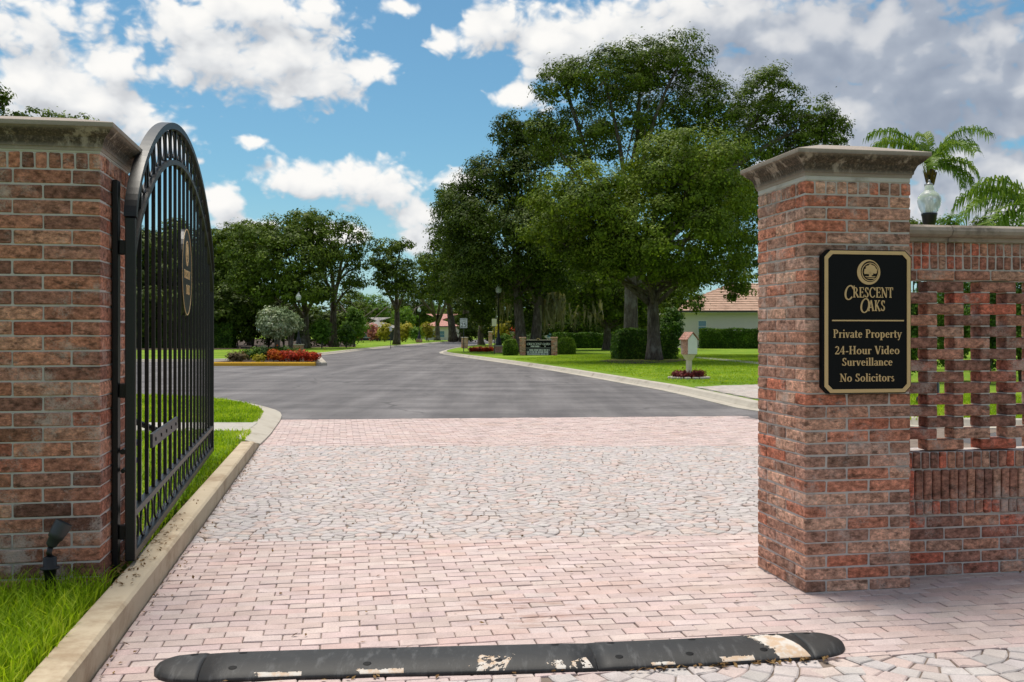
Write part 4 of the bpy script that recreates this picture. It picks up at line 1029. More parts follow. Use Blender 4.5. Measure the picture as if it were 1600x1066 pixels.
def litter(name, pts, z, size, seed, m='litter'):
    r2 = np.random.default_rng(seed); n = len(pts); p = np.concatenate([pts, np.full((n, 1), z)+r2.random((n, 1))*0.008], 1)
    o = link(name, np_mesh(name, leaf_quads(p, np.array([0, 0, 1.0])+0.35*r2.normal(size=(n, 3)), size, size*0.45, r2).reshape(-1, 3), 4, m)); o['kind'] = 'stuff'
q = np.array([xy(a_k-0.02-0.35*abs(r_.normal()), 5.9+abs(r_.normal())*1.2) for _ in range(420)]); litter('fallen_leaves', q, 0.168, 0.03, 1)
q = np.array([xy(a_k+0.02+abs(r_.normal())*0.05, r_.uniform(4.6, 14)) for _ in range(160)]); litter('fallen_leaves', q, 0.006, 0.028, 2)
q = np.array([(r_.uniform(-3, 4.2), r_.uniform(4.6, 13)) for _ in range(150)]); litter('fallen_leaves', q, 0.006, 0.034, 3)
def bx(x, t): 
    p = E0+bd_*x+Vector((-bd_.y, bd_.x))*(bow(x)+t*BW); return (p.x, p.y)
q = np.array([bx(r_.uniform(2.3, 3.3), -1.02-abs(r_.normal())*0.12) for _ in range(60)]+[bx(r_.uniform(0.2, 2.3), -1.03-abs(r_.normal())*0.1) for _ in range(14)]); litter('fallen_leaves', q, 0.007, 0.04, 4)
# ------------------------------------------------------------------ trees and shrubs
ORD = ['leftmost', 'second', 'third', 'fourth', 'fifth', 'sixth', 'seventh', 'eighth', 'ninth', 'tenth', 'eleventh', 'twelfth']
def nth(i, n, what): return ('leftmost '+what) if i == 0 else ('rightmost '+what) if i == n-1 else f'{ORD[i]} from the left, {what}'
def lobe(px, py, rx, ry, Z, dz=0.0, dk=0.9):
    c = at(px, py, Z+dz); k = (Z+dz)/F
    return (c, (rx*k, rx*k*dk, ry*k))
def crown_mesh(name, lobes, leaf, per, m, seed, clump=0.34, inner=0.18, flat=0.75, zmin=None, tight=False, core=1.0):
    """leaf-sized faces gathered in clumps spread through each lobe"""
    r = np.random.default_rng(seed); allq = []
    for c, (a, b, h) in lobes:
        area = math.pi*a*h; nl = max(60, int(3.4*per*area/(leaf*leaf*0.32)))
        cr = clump*(a+h)/2; cr = min(max(cr, 2.2*leaf), 2.0); nc = max(9, int(2.3*area/(cr*cr)))
        d = nrmz(r.normal(size=(nc*2, 3))); d = d[(d[:, 2] > -0.55) | (r.random(len(d)) < 0.35)][:nc]; nc = len(d)
        if tight: d = nrmz(r.normal(size=(nc, 3)))
        rad = np.where(r.random(nc) < inner, 0.25+0.5*r.random(nc), 0.76+0.26*r.random(nc))
        rad *= 1+0.13*np.sin(d[:, 0]*5+seed)*np.sin(d[:, 2]*6+seed*1.7)
        if tight: rad = 0.90+0.08*r.random(nc)
        cc = np.array(c)+d*rad[:, None]*np.array([a, b, h])
        w = 0.5+r.random(nc); w /= w.sum(); idx = r.choice(nc, nl, p=w)
        crs = cr*(0.6+0.7*r.random(nc))
        g_ = nrmz(r.normal(size=(nl, 3))); g_[:, 2] = np.where((g_[:, 2] < -0.25) & (r.random(nl) < 0.75), -g_[:, 2], g_[:, 2])
        sh = np.where(r.random(nl) < 0.72, 0.72+0.30*r.random(nl), 0.72*r.random(nl)**0.6)
        sh *= 1+0.22*np.sin(g_[:, 0]*7+idx)*np.sin(g_[:, 1]*6+idx*2.1)
        p = cc[idx]+g_*(sh*crs[idx])[:, None]*np.array([1, 1, flat])
        # twig tips that stick out beyond the clumps
        tip = r.random(nl) < (0.0 if tight else 0.006); p[tip] += d[idx[tip]]*crs[idx[tip]][:, None]*(0.5+0.9*r.random((tip.sum(), 1)))
        nr = g_*0.95+d[idx]*0.55+np.array([0, 0, 0.22])+r.normal(size=(nl, 3))*0.34
        if zmin is not None: p[:, 2] = np.maximum(p[:, 2], zmin+0.05*r.random(nl))
        allq.append(leaf_quads(p, nr, leaf*1.12, leaf*0.66, r).reshape(-1, 3))
        if core:  # oversized inner leaves, added to block light and keep the lobe's inside dark
            nk = int(core*area/(leaf*leaf*5.0)); q_ = nrmz(r.normal(size=(nk, 3)))*(r.random((nk, 1))**(0.15 if tight else 0.4))*(0.84 if tight else 0.70)
            p2 = np.array(c)+q_*np.array([a, b, h]); 
            if zmin is not None: p2[:, 2] = np.maximum(p2[:, 2], zmin+.1)
            allq.append(leaf_quads(p2, r.normal(size=(nk, 3)), leaf*2.4, leaf*1.7, r).reshape(-1, 3))
    return np_mesh(name, np.concatenate(allq), 4, m)
def bez(p0, p1, p2, n=7): return [p0*(1-t)**2+p1*2*t*(1-t)+p2*t*t for t in [i/n for i in range(n+1)]]
def tree(name, label, base, r0, lobes, leaf=0.17, per=1.15, m='oak_leaf', forks=(0.32,), seed=1, trunks=1, group=None, cat='tree', twigs=5, lean=0.0, clump=0.36, inner=0.18, core=1.0):
    q = random.Random(seed); base = Vector(base)
    root = thing(name, label, cat, base, 0, group); off = -base
    mb = MB()
    for k in range(trunks):
        bx_ = base+Vector(((k-(trunks-1)/2)*r0*2.2, q.uniform(-.3, .3), 0))
        low = min(l[0].z-l[1][2]*0.4 for l in lobes); top = max(l[0].z for l in lobes)
        fk = bx_+Vector((lean+(k-(trunks-1)/2)*r0*2, 0, (top-bx_.z)*forks[0]))
        tr = bez(bx_+Vector((0, 0, -0.15)), bx_.lerp(fk, 0.5)+Vector((q.uniform(-.2, .2), 0, 0)), fk, 7)
        rr = [r0*(1.4 if i == 0 else 1.1 if i == 1 else 1-0.05*i) for i in range(8)]
        mb.tube([p+off for p in tr], rr, 12)
        for li, (c, (a, b, h)) in enumerate(lobes):
            if trunks > 1 and li % trunks != k: continue
            st = tr[-1-(li % 3)]; e = Vector(c)+Vector((0, 0, -0.1*h)); d = e-st
            mid = st+d*0.5+Vector((q.uniform(-.12, .12)*d.length, q.uniform(-.1, .1)*d.length, 0.10*d.length))
            pts = bez(st, mid, e, 7); r1 = min(r0*0.5, r0*0.16+0.012*d.length); 
            mb.tube([p+off for p in pts], [r1*(1-0.11*i)+0.01 for i in range(8)], 7)
            for _ in range(twigs):
                s_ = pts[q.randrange(3, 8)]; v_ = Vector((q.gauss(0, 1), q.gauss(0, 1), q.gauss(0.25, .8))).normalized()
                t_ = Vector(c)+Vector((v_.x*a, v_.y*b, v_.z*h))*0.85
                w_ = bez(s_, s_.lerp(t_, .5)+Vector((0, 0, 0.1*(t_-s_).length)), t_, 4)
                mb.tube([p+off for p in w_], [max(0.012, r1*0.22*(1-0.2*i)) for i in range(5)], 5, False)
    mb.obj('trunk', 'bark', root, True)
    me = crown_mesh('crown', [(Vector(c)+off, s_) for c, s_ in lobes], leaf, per, m, seed, clump, inner, core=core)
    link('crown', me, None, root)
    return root
def LB(Z, L, dk=0.9): return [lobe(x, y, rx, ry, Z, dz, dk) for (x, y, rx, ry, dz) in L]

# the big oaks on the right lawn
Z = 54
tree('oak_tree', 'big round-headed oak on the right lawn, its pale trunk rising from the mulch bed', (*gp(1022, 566), LZ), 0.40, LB(Z, [
    (1072, 282, 92, 80, -4), (1040, 262, 60, 48, -2), (1115, 310, 60, 65, -1), (905, 318, 76, 56, -4), (960, 345, 70, 58, -4), (872, 372, 56, 42, -2),
    (1050, 372, 82, 52, -5), (985, 398, 62, 40, -3), (1120, 388, 50, 46, 0), (1150, 440, 30, 34, 1), (1090, 425, 40, 24, -2), (925, 385, 70, 40, -1), (1000, 300, 60, 40, 1), (938, 424, 52, 26, -2), (1010, 418, 60, 26, -3), (1082, 436, 42, 24, -2)]),
    leaf=0.145, per=1.25, seed=11, trunks=1, forks=(0.40,), lean=-0.1, m='live_oak_leaf', clump=0.40)
Z = 64
tree('oak_tree', 'tallest oak with the broad open crown, standing behind the round-headed oak', (*gp(985, 559), LZ), 0.52, LB(Z, [
    (945, 125, 78, 44, 0), (1060, 100, 62, 42, 0), (1000, 112, 62, 44, 2), (885, 140, 50, 44, 0), (1000, 190, 108, 58, 3), (895, 225, 70, 46, 0), (855, 205, 32, 34, 0),
    (1112, 178, 62, 52, 1), (1200, 162, 56, 54, 2), (1262, 192, 46, 40, 2), (1300, 205, 30, 30, 2), (1170, 235, 92, 56, 3), (1262, 240, 56, 34, 3),
    (1160, 330, 56, 66, 3), (1165, 405, 40, 46, 3), (1120, 300, 70, 60, 4)]),
    leaf=0.155, per=0.92, seed=12, forks=(0.34,), clump=0.32, inner=0.12, core=0.75)
Z = 76
tree('oak_tree', 'dark double-trunked oak behind the monument sign', (*gp(826, 552.5), LZ), 0.46, LB(Z, [
    (800, 212, 36, 36, 0), (838, 232, 50, 42, 1), (778, 280, 56, 44, 0), (835, 300, 66, 58, -1), (726, 325, 44, 34, 1), (772, 352, 76, 52, -1), (845, 372, 80, 52, -2),
    (722, 385, 42, 44, 2), (790, 418, 80, 40, 0), (735, 440, 46, 36, 3), (850, 430, 60, 36, 0), (800, 455, 64, 30, 2), (880, 400, 60, 40, -3)]),
    leaf=0.19, per=1.15, seed=13, trunks=2, m='dark_leaf', forks=(0.30,))
tree('oak_tree', 'low spreading dark oak above the long clipped hedge', (*gp(948, 548.5), LZ), 0.40, LB(84, [
    (905, 452, 62, 40, 0), (955, 470, 60, 36, 2), (870, 440, 44, 34, 0), (1000, 470, 44, 40, 3), (940, 420, 80, 40, 3), (985, 500, 30, 18, 4), (905, 490, 40, 18, 4), (1060, 470, 36, 36, 4)]),
    leaf=0.21, per=1.0, seed=14, m='oak_leaf', forks=(0.35,))
tree('oak_tree', 'roadside oak between the lamp post and the speed limit sign', (*gp(752, 540.5), LZ), 0.42, LB(112, [
    (745, 440, 42, 36, 0), (775, 470, 40, 34, 2), (735, 480, 30, 24, 2), (790, 440, 44, 40, 4), (760, 500, 34, 20, 5)]), leaf=0.26, per=1.1, seed=15, m='dark_leaf')
tree('oak_tree', 'tall roadside oak whose top leans over the far end of the road', (*gp(716, 534.3), LZ), 0.75, LB(150, [
    (702, 305, 24, 20, 0), (716, 338, 38, 30, 0), (698, 375, 30, 34, 0), (730, 395, 44, 36, 0), (690, 420, 34, 34, -2), (720, 450, 44, 34, -2), (745, 350, 34, 34, 2), (690, 462, 26, 18, 0)]),
    leaf=0.33, per=1.0, seed=16, trunks=2, forks=(0.3,))
tree('oak_tree', 'forked oak beside the pink-roofed house', (*gp(683, 533.0), LZ), 0.55, LB(168, [
    (664, 412, 20, 14, 0), (672, 436, 28, 22, 0), (690, 455, 30, 22, 0), (655, 455, 18, 18, 0), (700, 425, 26, 26, 2)]), leaf=0.36, per=0.9, seed=17)
for i, (px, py, rx, ry, zz, mm, lab) in enumerate([(845, 450, 46, 50, 118, 'dark_leaf', 'leftmost of the dark trees closing the view behind the long hedge'), (905, 440, 56, 56, 112, 'dark_leaf', 'dark tree behind the hanging moss and the long hedge'), (975, 445, 56, 54, 116, 'oak_leaf', 'dark tree straight behind the trunk of the tallest oak'), (1045, 440, 40, 50, 122, 'dark_leaf', 'dark tree left of the orange tile roof')]):
    tree('oak_tree', lab, (*gp(px, F*H/zz+520), LZ), .35, LB(zz, [(px, py, rx, ry*.8, 0), (px-rx*.5, py+ry*.7, rx*.7, ry*.6, 1), (px+rx*.5, py+ry*.7, rx*.7, ry*.6, -1), (px, py+ry*1.25, rx*1.1, ry*.5, 0)]), leaf=.3, per=1.1, seed=51+i, m=mm, twigs=2)
# trees left of the road
tree('oak_tree', 'dense oak behind the left lamp post and the clipped topiary', (*gp(477, 545.6), LZ), 0.50, LB(93, [
    (438, 372, 50, 32, 0), (478, 362, 40, 30, 1), (402, 392, 46, 40, 2), (450, 412, 62, 40, -1), (500, 400, 36, 36, 0), (425, 450, 56, 32, -1), (475, 455, 48, 26, -2), (500, 462, 28, 18, -1), (395, 440, 36, 34, 1)]),
    leaf=0.24, per=1.1, seed=21, m='oak_leaf')
tree('oak_tree', 'open-branched oak with gaps of sky in its crown, left of the road', (*gp(521, 544.0), LZ), 0.42, LB(97, [
    (470, 345, 28, 13, 2), (505, 350, 42, 18, 0), (545, 362, 28, 20, 0), (565, 385, 20, 22, 0), (535, 400, 36, 22, 0), (500, 385, 30, 20, 0), (560, 415, 20, 18, 0), (530, 440, 42, 22, 0), (555, 445, 20, 14, 0)]),
    leaf=0.23, per=0.62, seed=22, forks=(0.42,), inner=0.06, core=0.25)
tree('oak_tree', 'slender oak standing alone on the lit lawn left of the road', (*gp(619, 540.0), LZ), 0.42, LB(118, [
    (605, 388, 26, 15, 0), (628, 384, 18, 10, 0), (598, 412, 22, 22, 0), (620, 425, 32, 26, 0), (596, 440, 18, 16, 0), (640, 440, 18, 18, 0), (625, 455, 30, 14, 0)]),
    leaf=0.28, per=0.95, seed=23, forks=(0.48,), core=0.5)
for i, (px, py, rx, ry, zz, lab) in enumerate([
    (352, 392, 42, 44, 104, 'bushy oak of the left wood, its top just clear of the open gate'), (312, 400, 46, 44, 112, 'oak of the left wood, seen through the far pickets of the gate'),
    (262, 392, 46, 50, 108, 'oak of the left wood, seen through the middle of the gate'), (214, 405, 44, 46, 104, 'oak of the left wood, seen through the near pickets of the gate'),
    (385, 380, 36, 34, 118, 'farther oak peering over the left wood'), (160, 400, 50, 50, 108, 'oak of the left wood hidden mostly by the left pillar')]):
    L = [(px, py, rx, ry*.8, 0), (px-rx*.5, py+ry*.6, rx*.8, ry*.7, 1), (px+rx*.5, py+ry*.7, rx*.8, ry*.7, -1), (px, py+ry*1.4, rx*1.05, ry*.8, -1), (px+8, py-ry*.6, rx*.5, ry*.4, 1), (px, py+ry*2.1, rx*.9, ry*.5, 0)]
    tree('oak_tree', lab, (*gp(px+6, F*H/zz+520), LZ), 0.36, LB(zz, L), leaf=0.27, per=1.15, seed=31+i, m='oak_leaf' if i % 2 == 0 else 'dark_leaf', group='oaks of the left wood')
tree('oak_tree', 'oak whose topmost leaves show over the left pillar cap', ((-40-800)*22/F, 22, LZ), 0.16, LB(22, [
    (-24, 152, 30, 30, 0), (0, 160, 16, 16, 0), (50, 190, 50, 16, 0), (110, 200, 40, 20, 0), (20, 230, 70, 46, 1), (90, 245, 60, 44, 1), (-60, 220, 60, 60, 0)]), leaf=0.075, per=0.8, seed=41, twigs=3, clump=0.3)
# pale far trees closing the road's end
for i, (px, py, rx, ry, zz, mm, lab) in enumerate([
    (575, 480, 26, 22, 205, 'bright_leaf', 'pale green far tree left of the grey-roofed house'), (598, 488, 22, 18, 235, 'oak_leaf', 'small far tree right behind the grey roof'),
    (648, 470, 26, 26, 240, 'dark_leaf', 'far tree left of the pink roof'), (668, 492, 22, 16, 250, 'bright_leaf', 'pale far tree rising over the pink roof'),
    (545, 478, 26, 26, 180, 'oak_leaf', 'mid green tree at the end of the left wood'), (555, 505, 18, 16, 150, 'bright_leaf', 'bright bushy tree beside the open-branched oak'), (630, 492, 16, 16, 200, 'bright_leaf', 'bright far tree right of the grey-roofed house'),
    (720, 490, 36, 24, 260, 'oak_leaf', 'far tree behind the bend of the road'), (775, 495, 40, 22, 240, 'dark_leaf', 'dark far tree behind the double-trunked oak'), (850, 492, 44, 24, 230, 'bright_leaf', 'sunlit far tree behind the spanish moss'), (930, 492, 50, 26, 200, 'dark_leaf', 'dark far tree behind the long hedge'), (1010, 480, 50, 30, 190, 'dark_leaf', 'dark far tree behind the oak trunks')]):
    tree('oak_tree' if mm != 'bright_leaf' else 'leafy_tree', lab, (*gp(px, 527+ (250-zz)*0.03), LZ), 0.3, LB(zz, [(px, py, rx, ry, 0), (px-rx*.6, py+ry*.5, rx*.7, ry*.6, 2), (px+rx*.6, py+ry*.5, rx*.7, ry*.7, -2), (px, py+ry*1.0, rx, ry*.6, 0)]),
         leaf=0.0021*zz, per=0.85, seed=61+i, m=mm, twigs=2)

r = np.random.default_rng(77); qs = []      # the distant wood that closes every gap at the horizon
for _ in range(70):
    zz = r.uniform(300, 360); x = r.uniform(-190, 260); h = r.uniform(6, 11)
    qs.append((Vector((x, zz, LZ+h*.5)), (r.uniform(7, 12), 5, h*.55)))
o = link('far_woods', crown_mesh('far_woods', qs, 1.3, .5, 'oak_leaf', 78, zmin=0.0)); o['kind'] = 'stuff'; tag(o, 'distant hazy line of woods closing the horizon', 'woods')
def shrub(name, label, px, py0, py1, hw, Z, m, seed, group=None, leaf=None, per=1.3, depth=0.9, cat='shrub', core=None):
    """a leafy bush from its root line py1 up to py0"""
    k = Z/F; h = (py1-py0)*k; c = at(px, (py0+py1)/2, Z); base = Vector((c.x, c.y, LZ)); h = max(0.2, c.z+h/2-LZ)
    root = thing(name, label, cat, base, 0, group)
    r_ = random.Random(seed); L = [(Vector((0, 0, h*.5)), (hw*k*.8, hw*k*depth*.8, h*.48))]
    for i in range(5):
        a = r_.uniform(-1, 1); L.append((Vector((a*hw*k*.6, r_.uniform(-.4, .4)*hw*k, h*r_.uniform(.35, .7))), (hw*k*.45, hw*k*.45, h*.32)))
    link('foliage', crown_mesh('foliage', L, leaf or 0.0024*Z, per, m, seed, 0.4, 0.25, zmin=0.0), None, root)
    mb = MB()
    for i in range(4): mb.tube([(0, 0, -0.05), (r_.uniform(-.3, .3)*hw*k, r_.uniform(-.2, .2)*hw*k, h*.6)], [0.02+0.01*h, 0.01], 5)
    mb.obj('stem', 'bark', root); return root
# dark understory of the left wood
for i, (px, y0, hw, zz) in enumerate([(205, 450, 42, 96), (230, 430, 46, 106), (255, 455, 40, 99), (305, 448, 42, 97), (330, 425, 48, 106), (350, 440, 44, 98), (395, 448, 44, 99), (420, 455, 40, 104), (444, 470, 38, 98), (475, 480, 34, 108), (508, 485, 30, 112), (538, 490, 28, 116)]):
    shrub('understory_shrub', nth(i, 12, 'dark understory shrub in the shade of the left wood'), px, y0, 546, hw, zz, 'dark_leaf', 80+i, 'understory shrubs of the left wood', leaf=0.30, per=1.25)
shrub('shrub', 'bright green shrub between the two left oak trunks', 503, 500, 547, 16, 94, 'bright_leaf', 91)
shrub('shrub', 'dark rounded shrub at the right end of the left wood', 541, 512, 545, 16, 97, 'hedge_leaf', 92)
shrub('shrub', 'tall leafy shrub beside the pale trunk of the open-branched oak', 553, 480, 544, 18, 104, 'bright_leaf', 93)
shrub('flowering_shrub', 'pink flowering shrub in front of the grey-roofed house', 582, 507, 523, 8, 170, 'pink_leaf', 94)
for i, (px, y0, hw, zz, mm, lab) in enumerate([(601, 508, 9, 165, 'yellow_leaf', 'small yellow-green shrub right of the pink flowering shrub'), (634, 506, 12, 160, 'yellow_leaf', 'wide yellow-green shrub right of the slender oak'), (650, 512, 8, 158, 'bright_leaf', 'light green shrub left of the far lamp post'),
                                   (667, 507, 10, 170, 'yellow_leaf', 'yellow-green shrub in front of the pink-roofed house'), (560, 510, 8, 170, 'maroon_leaf', 'dark red shrub at the left corner of the grey-roofed house'), (590, 514, 10, 175, 'hedge_leaf', 'low green shrub by the grey house wall')]):
    shrub('shrub', lab, px, y0, 529, hw, zz, mm, 95+i)
# colourful shrubs by the sign
for i, (px, y0, hw, zz, mm, lab) in enumerate([(787, 500, 14, 128, 'yellow_leaf', 'yellow and orange shrub behind the brick posts'), (806, 508, 9, 125, 'red_leaf', 'red shrub beside the double oak trunk'), (790, 524, 16, 108, 'hedge_leaf', 'low dark green shrub behind the lamp post'), (832, 523, 22, 84, 'hedge_leaf', 'low dark shrub at the foot of the double-trunked oak'), (735, 505, 18, 170, 'dark_leaf', 'dark shrub behind the speed limit sign'), (765, 505, 16, 160, 'dark_leaf', 'dark shrub left of the yellow and orange shrub')]):
    shrub('shrub', lab, px, y0, 536 if zz > 100 else 548, hw, zz, mm, 110+i)

# ---- planted traffic island with yellow kerb
isl = [(-14.3, 48.6), (-9.7, 48.6), (-9.6, 49.1), (-11.6, 59), (-12.2, 60), (-14.8, 60), (-15.2, 59), (-15.0, 49.1)]
mb = MB(); mb.prism(isl, -0.02, 0.13); o = mb.obj('island_soil', 'mulch'); o['kind'] = 'structure'
ik = [(-0.02, -0.02), (-0.02, 0.13), (0.02, 0.17), (0.26, 0.17), (0.30, 0.12), (0.31, -0.02)]
mb = MB(); mb.sweep([(-14.8, 48.5), (-9.55, 48.5)], ik[::1]); o = mb.obj('island_kerb', 'yellow_kerb'); o['kind'] = 'structure'
mb = MB(); mb.sweep([(-9.55, 48.5), (-9.4, 48.9), (-9.75, 50.5), (-11.8, 60)], ik); o = mb.obj('island_kerb', 'pale_concrete'); o['kind'] = 'structure'
def bedplant(lab, px, y0, hw, zz, mm, sd, grp): 
    o = shrub('flowering_shrub' if mm in ('red_leaf', 'maroon_leaf', 'orange_leaf') else 'bedding_shrub', lab, px, y0, 568, hw, zz, mm, sd, grp, leaf=0.115, per=1.2); o.location.z = 0.12
for i, px in enumerate((428, 441, 455, 468, 481, 489)): bedplant(nth(i, 6, 'red-leaved plant on the yellow-kerbed island'), px, 550+(i % 3), 9, 50.2+(i % 2)*.8, ('red_leaf', 'orange_leaf')[(i*2+1) % 3 % 2], 120+i, 'red bedding plants of the traffic island')
for i, (px, y0) in enumerate(((388, 549), (402, 547), (408, 544), (418, 547), (433, 545), (450, 546), (462, 547))): bedplant(nth(i, 7, 'dark green shrub on the yellow-kerbed island'), px, y0, 12, 53+(i % 3), 'hedge_leaf', 130+i, 'green shrubs of the traffic island')
for i, px in enumerate((364, 376)): bedplant(nth(i, 2, 'brownish grassy plant at the left end of the island'), px, 554, 8, 50.5, 'tan_leaf', 140+i, 'brown plants of the traffic island')
bedplant('small yellow plant at the front of the yellow-kerbed island', 404, 558, 6, 49.9, 'yellow_leaf', 145, None)
for px, py, r0, zz, lab in ((433, 504, 29, 54, 'large silvery ball topiary on the traffic island'), (454, 507, 18, 58.5, 'smaller silvery ball topiary behind the large one on the island')):
    c = at(px, py, zz); k = zz/F; root = thing('topiary_tree', lab, 'topiary', (c.x, c.y, 0.12), 0)
    cz_ = c.z-0.12
    link('crown', crown_mesh('crown', [(Vector((0, 0, cz_)), (r0*k, r0*k, r0*k*.92)), (Vector((0, 0, cz_-.1)), (r0*k*.8, r0*k*.8, r0*k*.7))], 0.105, 1.7, 'variegated_leaf', int(px), 0.09, 0.0, tight=True, core=2.0), None, root)
    mb = MB()
    for q_ in (-.09, .02, .11): mb.tube([(q_*.5, q_*.3, -0.05), (q_, 0, cz_*.5), (q_*2.2, q_, cz_)], [.07, .055, .04], 7)
    mb.obj('trunk', 'bark', root)

# ---- clipped hedges
def hedge(name, label, p0, p1, depth, h, m, seed, leaf, bulge=0.0, cat='hedge', per=1.5):
    p0, p1 = Vector((*p0, LZ)), Vector((*p1, LZ)); d = p1-p0; L_ = d.length; root = thing(name, label, cat, p0, math.atan2(d.y, d.x))
    r = np.random.default_rng(seed); mb = MB(); mb.bbox(0.12, L_-0.12, 0.12, depth-0.12, -0.05, h-0.14, 0.1); mb.obj('stem', 'dark_leaf', root)  # solid dark core added inside the foliage to stop see-through, not a stem
    A = [(L_*h, 'f'), (L_*h, 'b'), (depth*h, 'l'), (depth*h, 'r'), (L_*depth, 't')]; qs = []
    for area, s_ in A:
        n = int(area*per/(leaf*leaf*0.28)); u, v, w_ = r.random(n), r.random(n), r.normal(size=n)*0.05
        if s_ == 'f': p = np.stack([u*L_, 0.05+w_, v*h], 1); nn = np.array([0, -1, .3])
        elif s_ == 'b': p = np.stack([u*L_, depth-.05+w_, v*h], 1); nn = np.array([0, 1, .3])
        elif s_ == 'l': p = np.stack([.05+w_, u*depth, v*h], 1); nn = np.array([-1, 0, .3])
        elif s_ == 'r': p = np.stack([L_-.05+w_, u*depth, v*h], 1); nn = np.array([1, 0, .3])
        else: p = np.stack([u*L_, v*depth, h-.03+w_*.8+0.05*np.sin(u*L_*2.3)], 1); nn = np.array([0, 0, 1.])
        if bulge:
            t_ = np.clip(p[:, 2:3]/h, 0, 1); cxy = np.array([L_/2, depth/2]); p[:, :2] = cxy+(p[:, :2]-cxy)*(1-bulge*np.maximum(0, t_-.45)**2*2.2-bulge*.5*np.maximum(0, .35-t_))
            rr = np.linalg.norm((p[:, :2]-cxy)/np.array([L_/2, depth/2]), axis=1); p[:, 2] += np.where(p[:, 2] > h*.8, bulge*h*.22*(1-rr*rr), 0)
        qs.append(leaf_quads(p, nn+r.normal(size=(n, 3))*.55, leaf, leaf*.6, r).reshape(-1, 3))
    link('foliage', np_mesh('foliage', np.concatenate(qs), 4, m), None, root); return root
hedge('hedge', 'bright clipped hedge in front of the pale house wall', gp(1094, 546.6), (30.0, 92), 1.6, 1.85, 'hedge_leaf', 151, 0.16)
hedge('hedge', 'long dark clipped hedge under the low spreading oak', gp(869, 546.5), (12.4, 96), 1.6, 1.45, 'hedge_leaf', 152, 0.18)
hedge('hedge', 'dark squared hedge wrapped around the round-headed oak trunk', (5.85, 55.2), (9.35, 55.8), 1.5, 1.62, 'hedge_leaf', 153, 0.13, 0.22)
shrub('shrub', 'dark rounded shrub at the corner of the pale house', 1050, 478, 548, 17, 78, 'hedge_leaf', 154)
hedge('box_bush', 'clipped box bush on the left side of the monument sign', gp(786, 558), gp(809, 558), 1.0, 0.92, 'box_leaf', 155, 0.085, 0.35, 'bush')
hedge('box_bush', 'clipped box bush on the right side of the monument sign', gp(871, 556.5), gp(900, 556.5), 1.1, 1.02, 'box_leaf', 156, 0.085, 0.40, 'bush')
hedge('hedge', 'green hedge seen through the gate, below the tan house', (-38, 97), (-27, 96), 1.6, 2.4, 'hedge_leaf', 157, 0.22)

# ---- spanish moss hanging from the oaks behind the sign
r = np.random.default_rng(5); qs = []
for (x0, x1, y0, y1, zz, n) in ((842, 882, 470, 512, 79, 260), (888, 940, 482, 512, 82, 40), (775, 800, 440, 500, 80, 60)):
    for _ in range(n):
        px = r.uniform(x0, x1); ya = r.uniform(y0-14, y0+12); yb = ya+(y1-y0)*r.uniform(.35, 1.0); z_ = zz+r.normal()*1.5
        a, b = at(px, ya, z_), at(px+r.normal()*1.5, yb, z_); w_ = r.uniform(.04, .11); dx = np.array([w_, r.normal()*w_, 0])
        prev = np.array(a)
        for s_ in range(1, 5):
            t_ = s_/4; cur = np.array(a)*(1-t_)+np.array(b)*t_+r.normal(size=3)*.07; k0, k1 = 1-(t_-.25)*.8, 1-t_*.8
            qs += [prev-dx*k0, prev+dx*k0, cur+dx*k1, cur-dx*k1]; prev = cur
o = link('spanish_moss', np_mesh('spanish_moss', np.array(qs), 4, 'moss_strand')); o['kind'] = 'stuff'; tag(o, 'grey-green spanish moss hanging below the oaks behind the sign', 'moss')

# ------------------------------------------------------------------ lamps
def lamp(label, x, y, h, zb=LZ, ped=None, s=1.0):
    root = thing('street_lamp', label, 'street lamp', (x, y, zb), 0, 'acorn street lamps'); b0 = 0
    if ped:
        w_, ph = ped; mb = MB(); mb.bbox(-w_/2, w_/2, -w_/2, w_/2, -0.1, ph-0.09, 0.01); p = mb.obj('pedestal', 'brick_clay', root); p.color = (.34, .19, .15, 1)
        mb = MB(); mb.bbox(-w_/2-.05, w_/2+.05, -w_/2-.05, w_/2+.05, ph-0.088, ph, 0.01); mb.obj('pedestal_cap', 'pale_concrete', root); b0 = ph
    g0 = h-0.98*s
    mb = MB(); mb.lathe([(.26*s, b0), (.26*s, b0+.12), (.20*s, b0+.18), (.20*s, b0+.42), (.15*s, b0+.55), (.11*s, b0+.6), (.10*s, b0+.85), (.07*s, b0+.95), (.055*s, b0+1.3)], 14); mb.obj('base', 'black_paint', root, True)
    mb = MB(); mb.lathe([(.058*s, b0+1.2), (.045*s, g0-.1), (.075*s, g0-.08), (.075*s, g0-.03), (.05*s, g0)], 12); mb.obj('pole', 'black_paint', root, True)
    mb = MB(); mb.lathe([(.07*s, g0), (.13*s, g0+.06*s), (.15*s, g0+.22*s), (.16*s, g0+.24*s), (.16*s, g0+.28*s)], 14); mb.obj('fitter', 'black_paint', root, True)
    prof = [(.145, .275), (.17, .32), (.215, .42), (.235, .52), (.232, .60), (.20, .66), (.19, .675), (.17, .70), (.12, .74), (.095, .78), (.085, .86), (.07, .875)]
    mb = MB(); mb.lathe([(a*s, g0+b*s) for a, b in prof], 20); gl = mb.obj('globe', 'lamp_glass', root, True)
    mb = MB(); mb.lathe([(.065*s, g0+.29*s), (.07*s, g0+.60*s), (.02*s, g0+.62*s)], 10); mb.obj('lamp_core', 'white_paint', gl, True)
    mb = MB(); mb.lathe([(.075*s, g0+.872*s), (.07*s, g0+.90*s), (.03*s, g0+.92*s), (.02*s, g0+.95*s), (.028*s, g0+.965*s), (.006*s, g0+.99*s)], 12); mb.obj('finial', 'galvanised', root, True)
    return root
lamp('acorn street lamp rising behind the lattice wall', *at(1452, 400, 21).xy, 4.72)
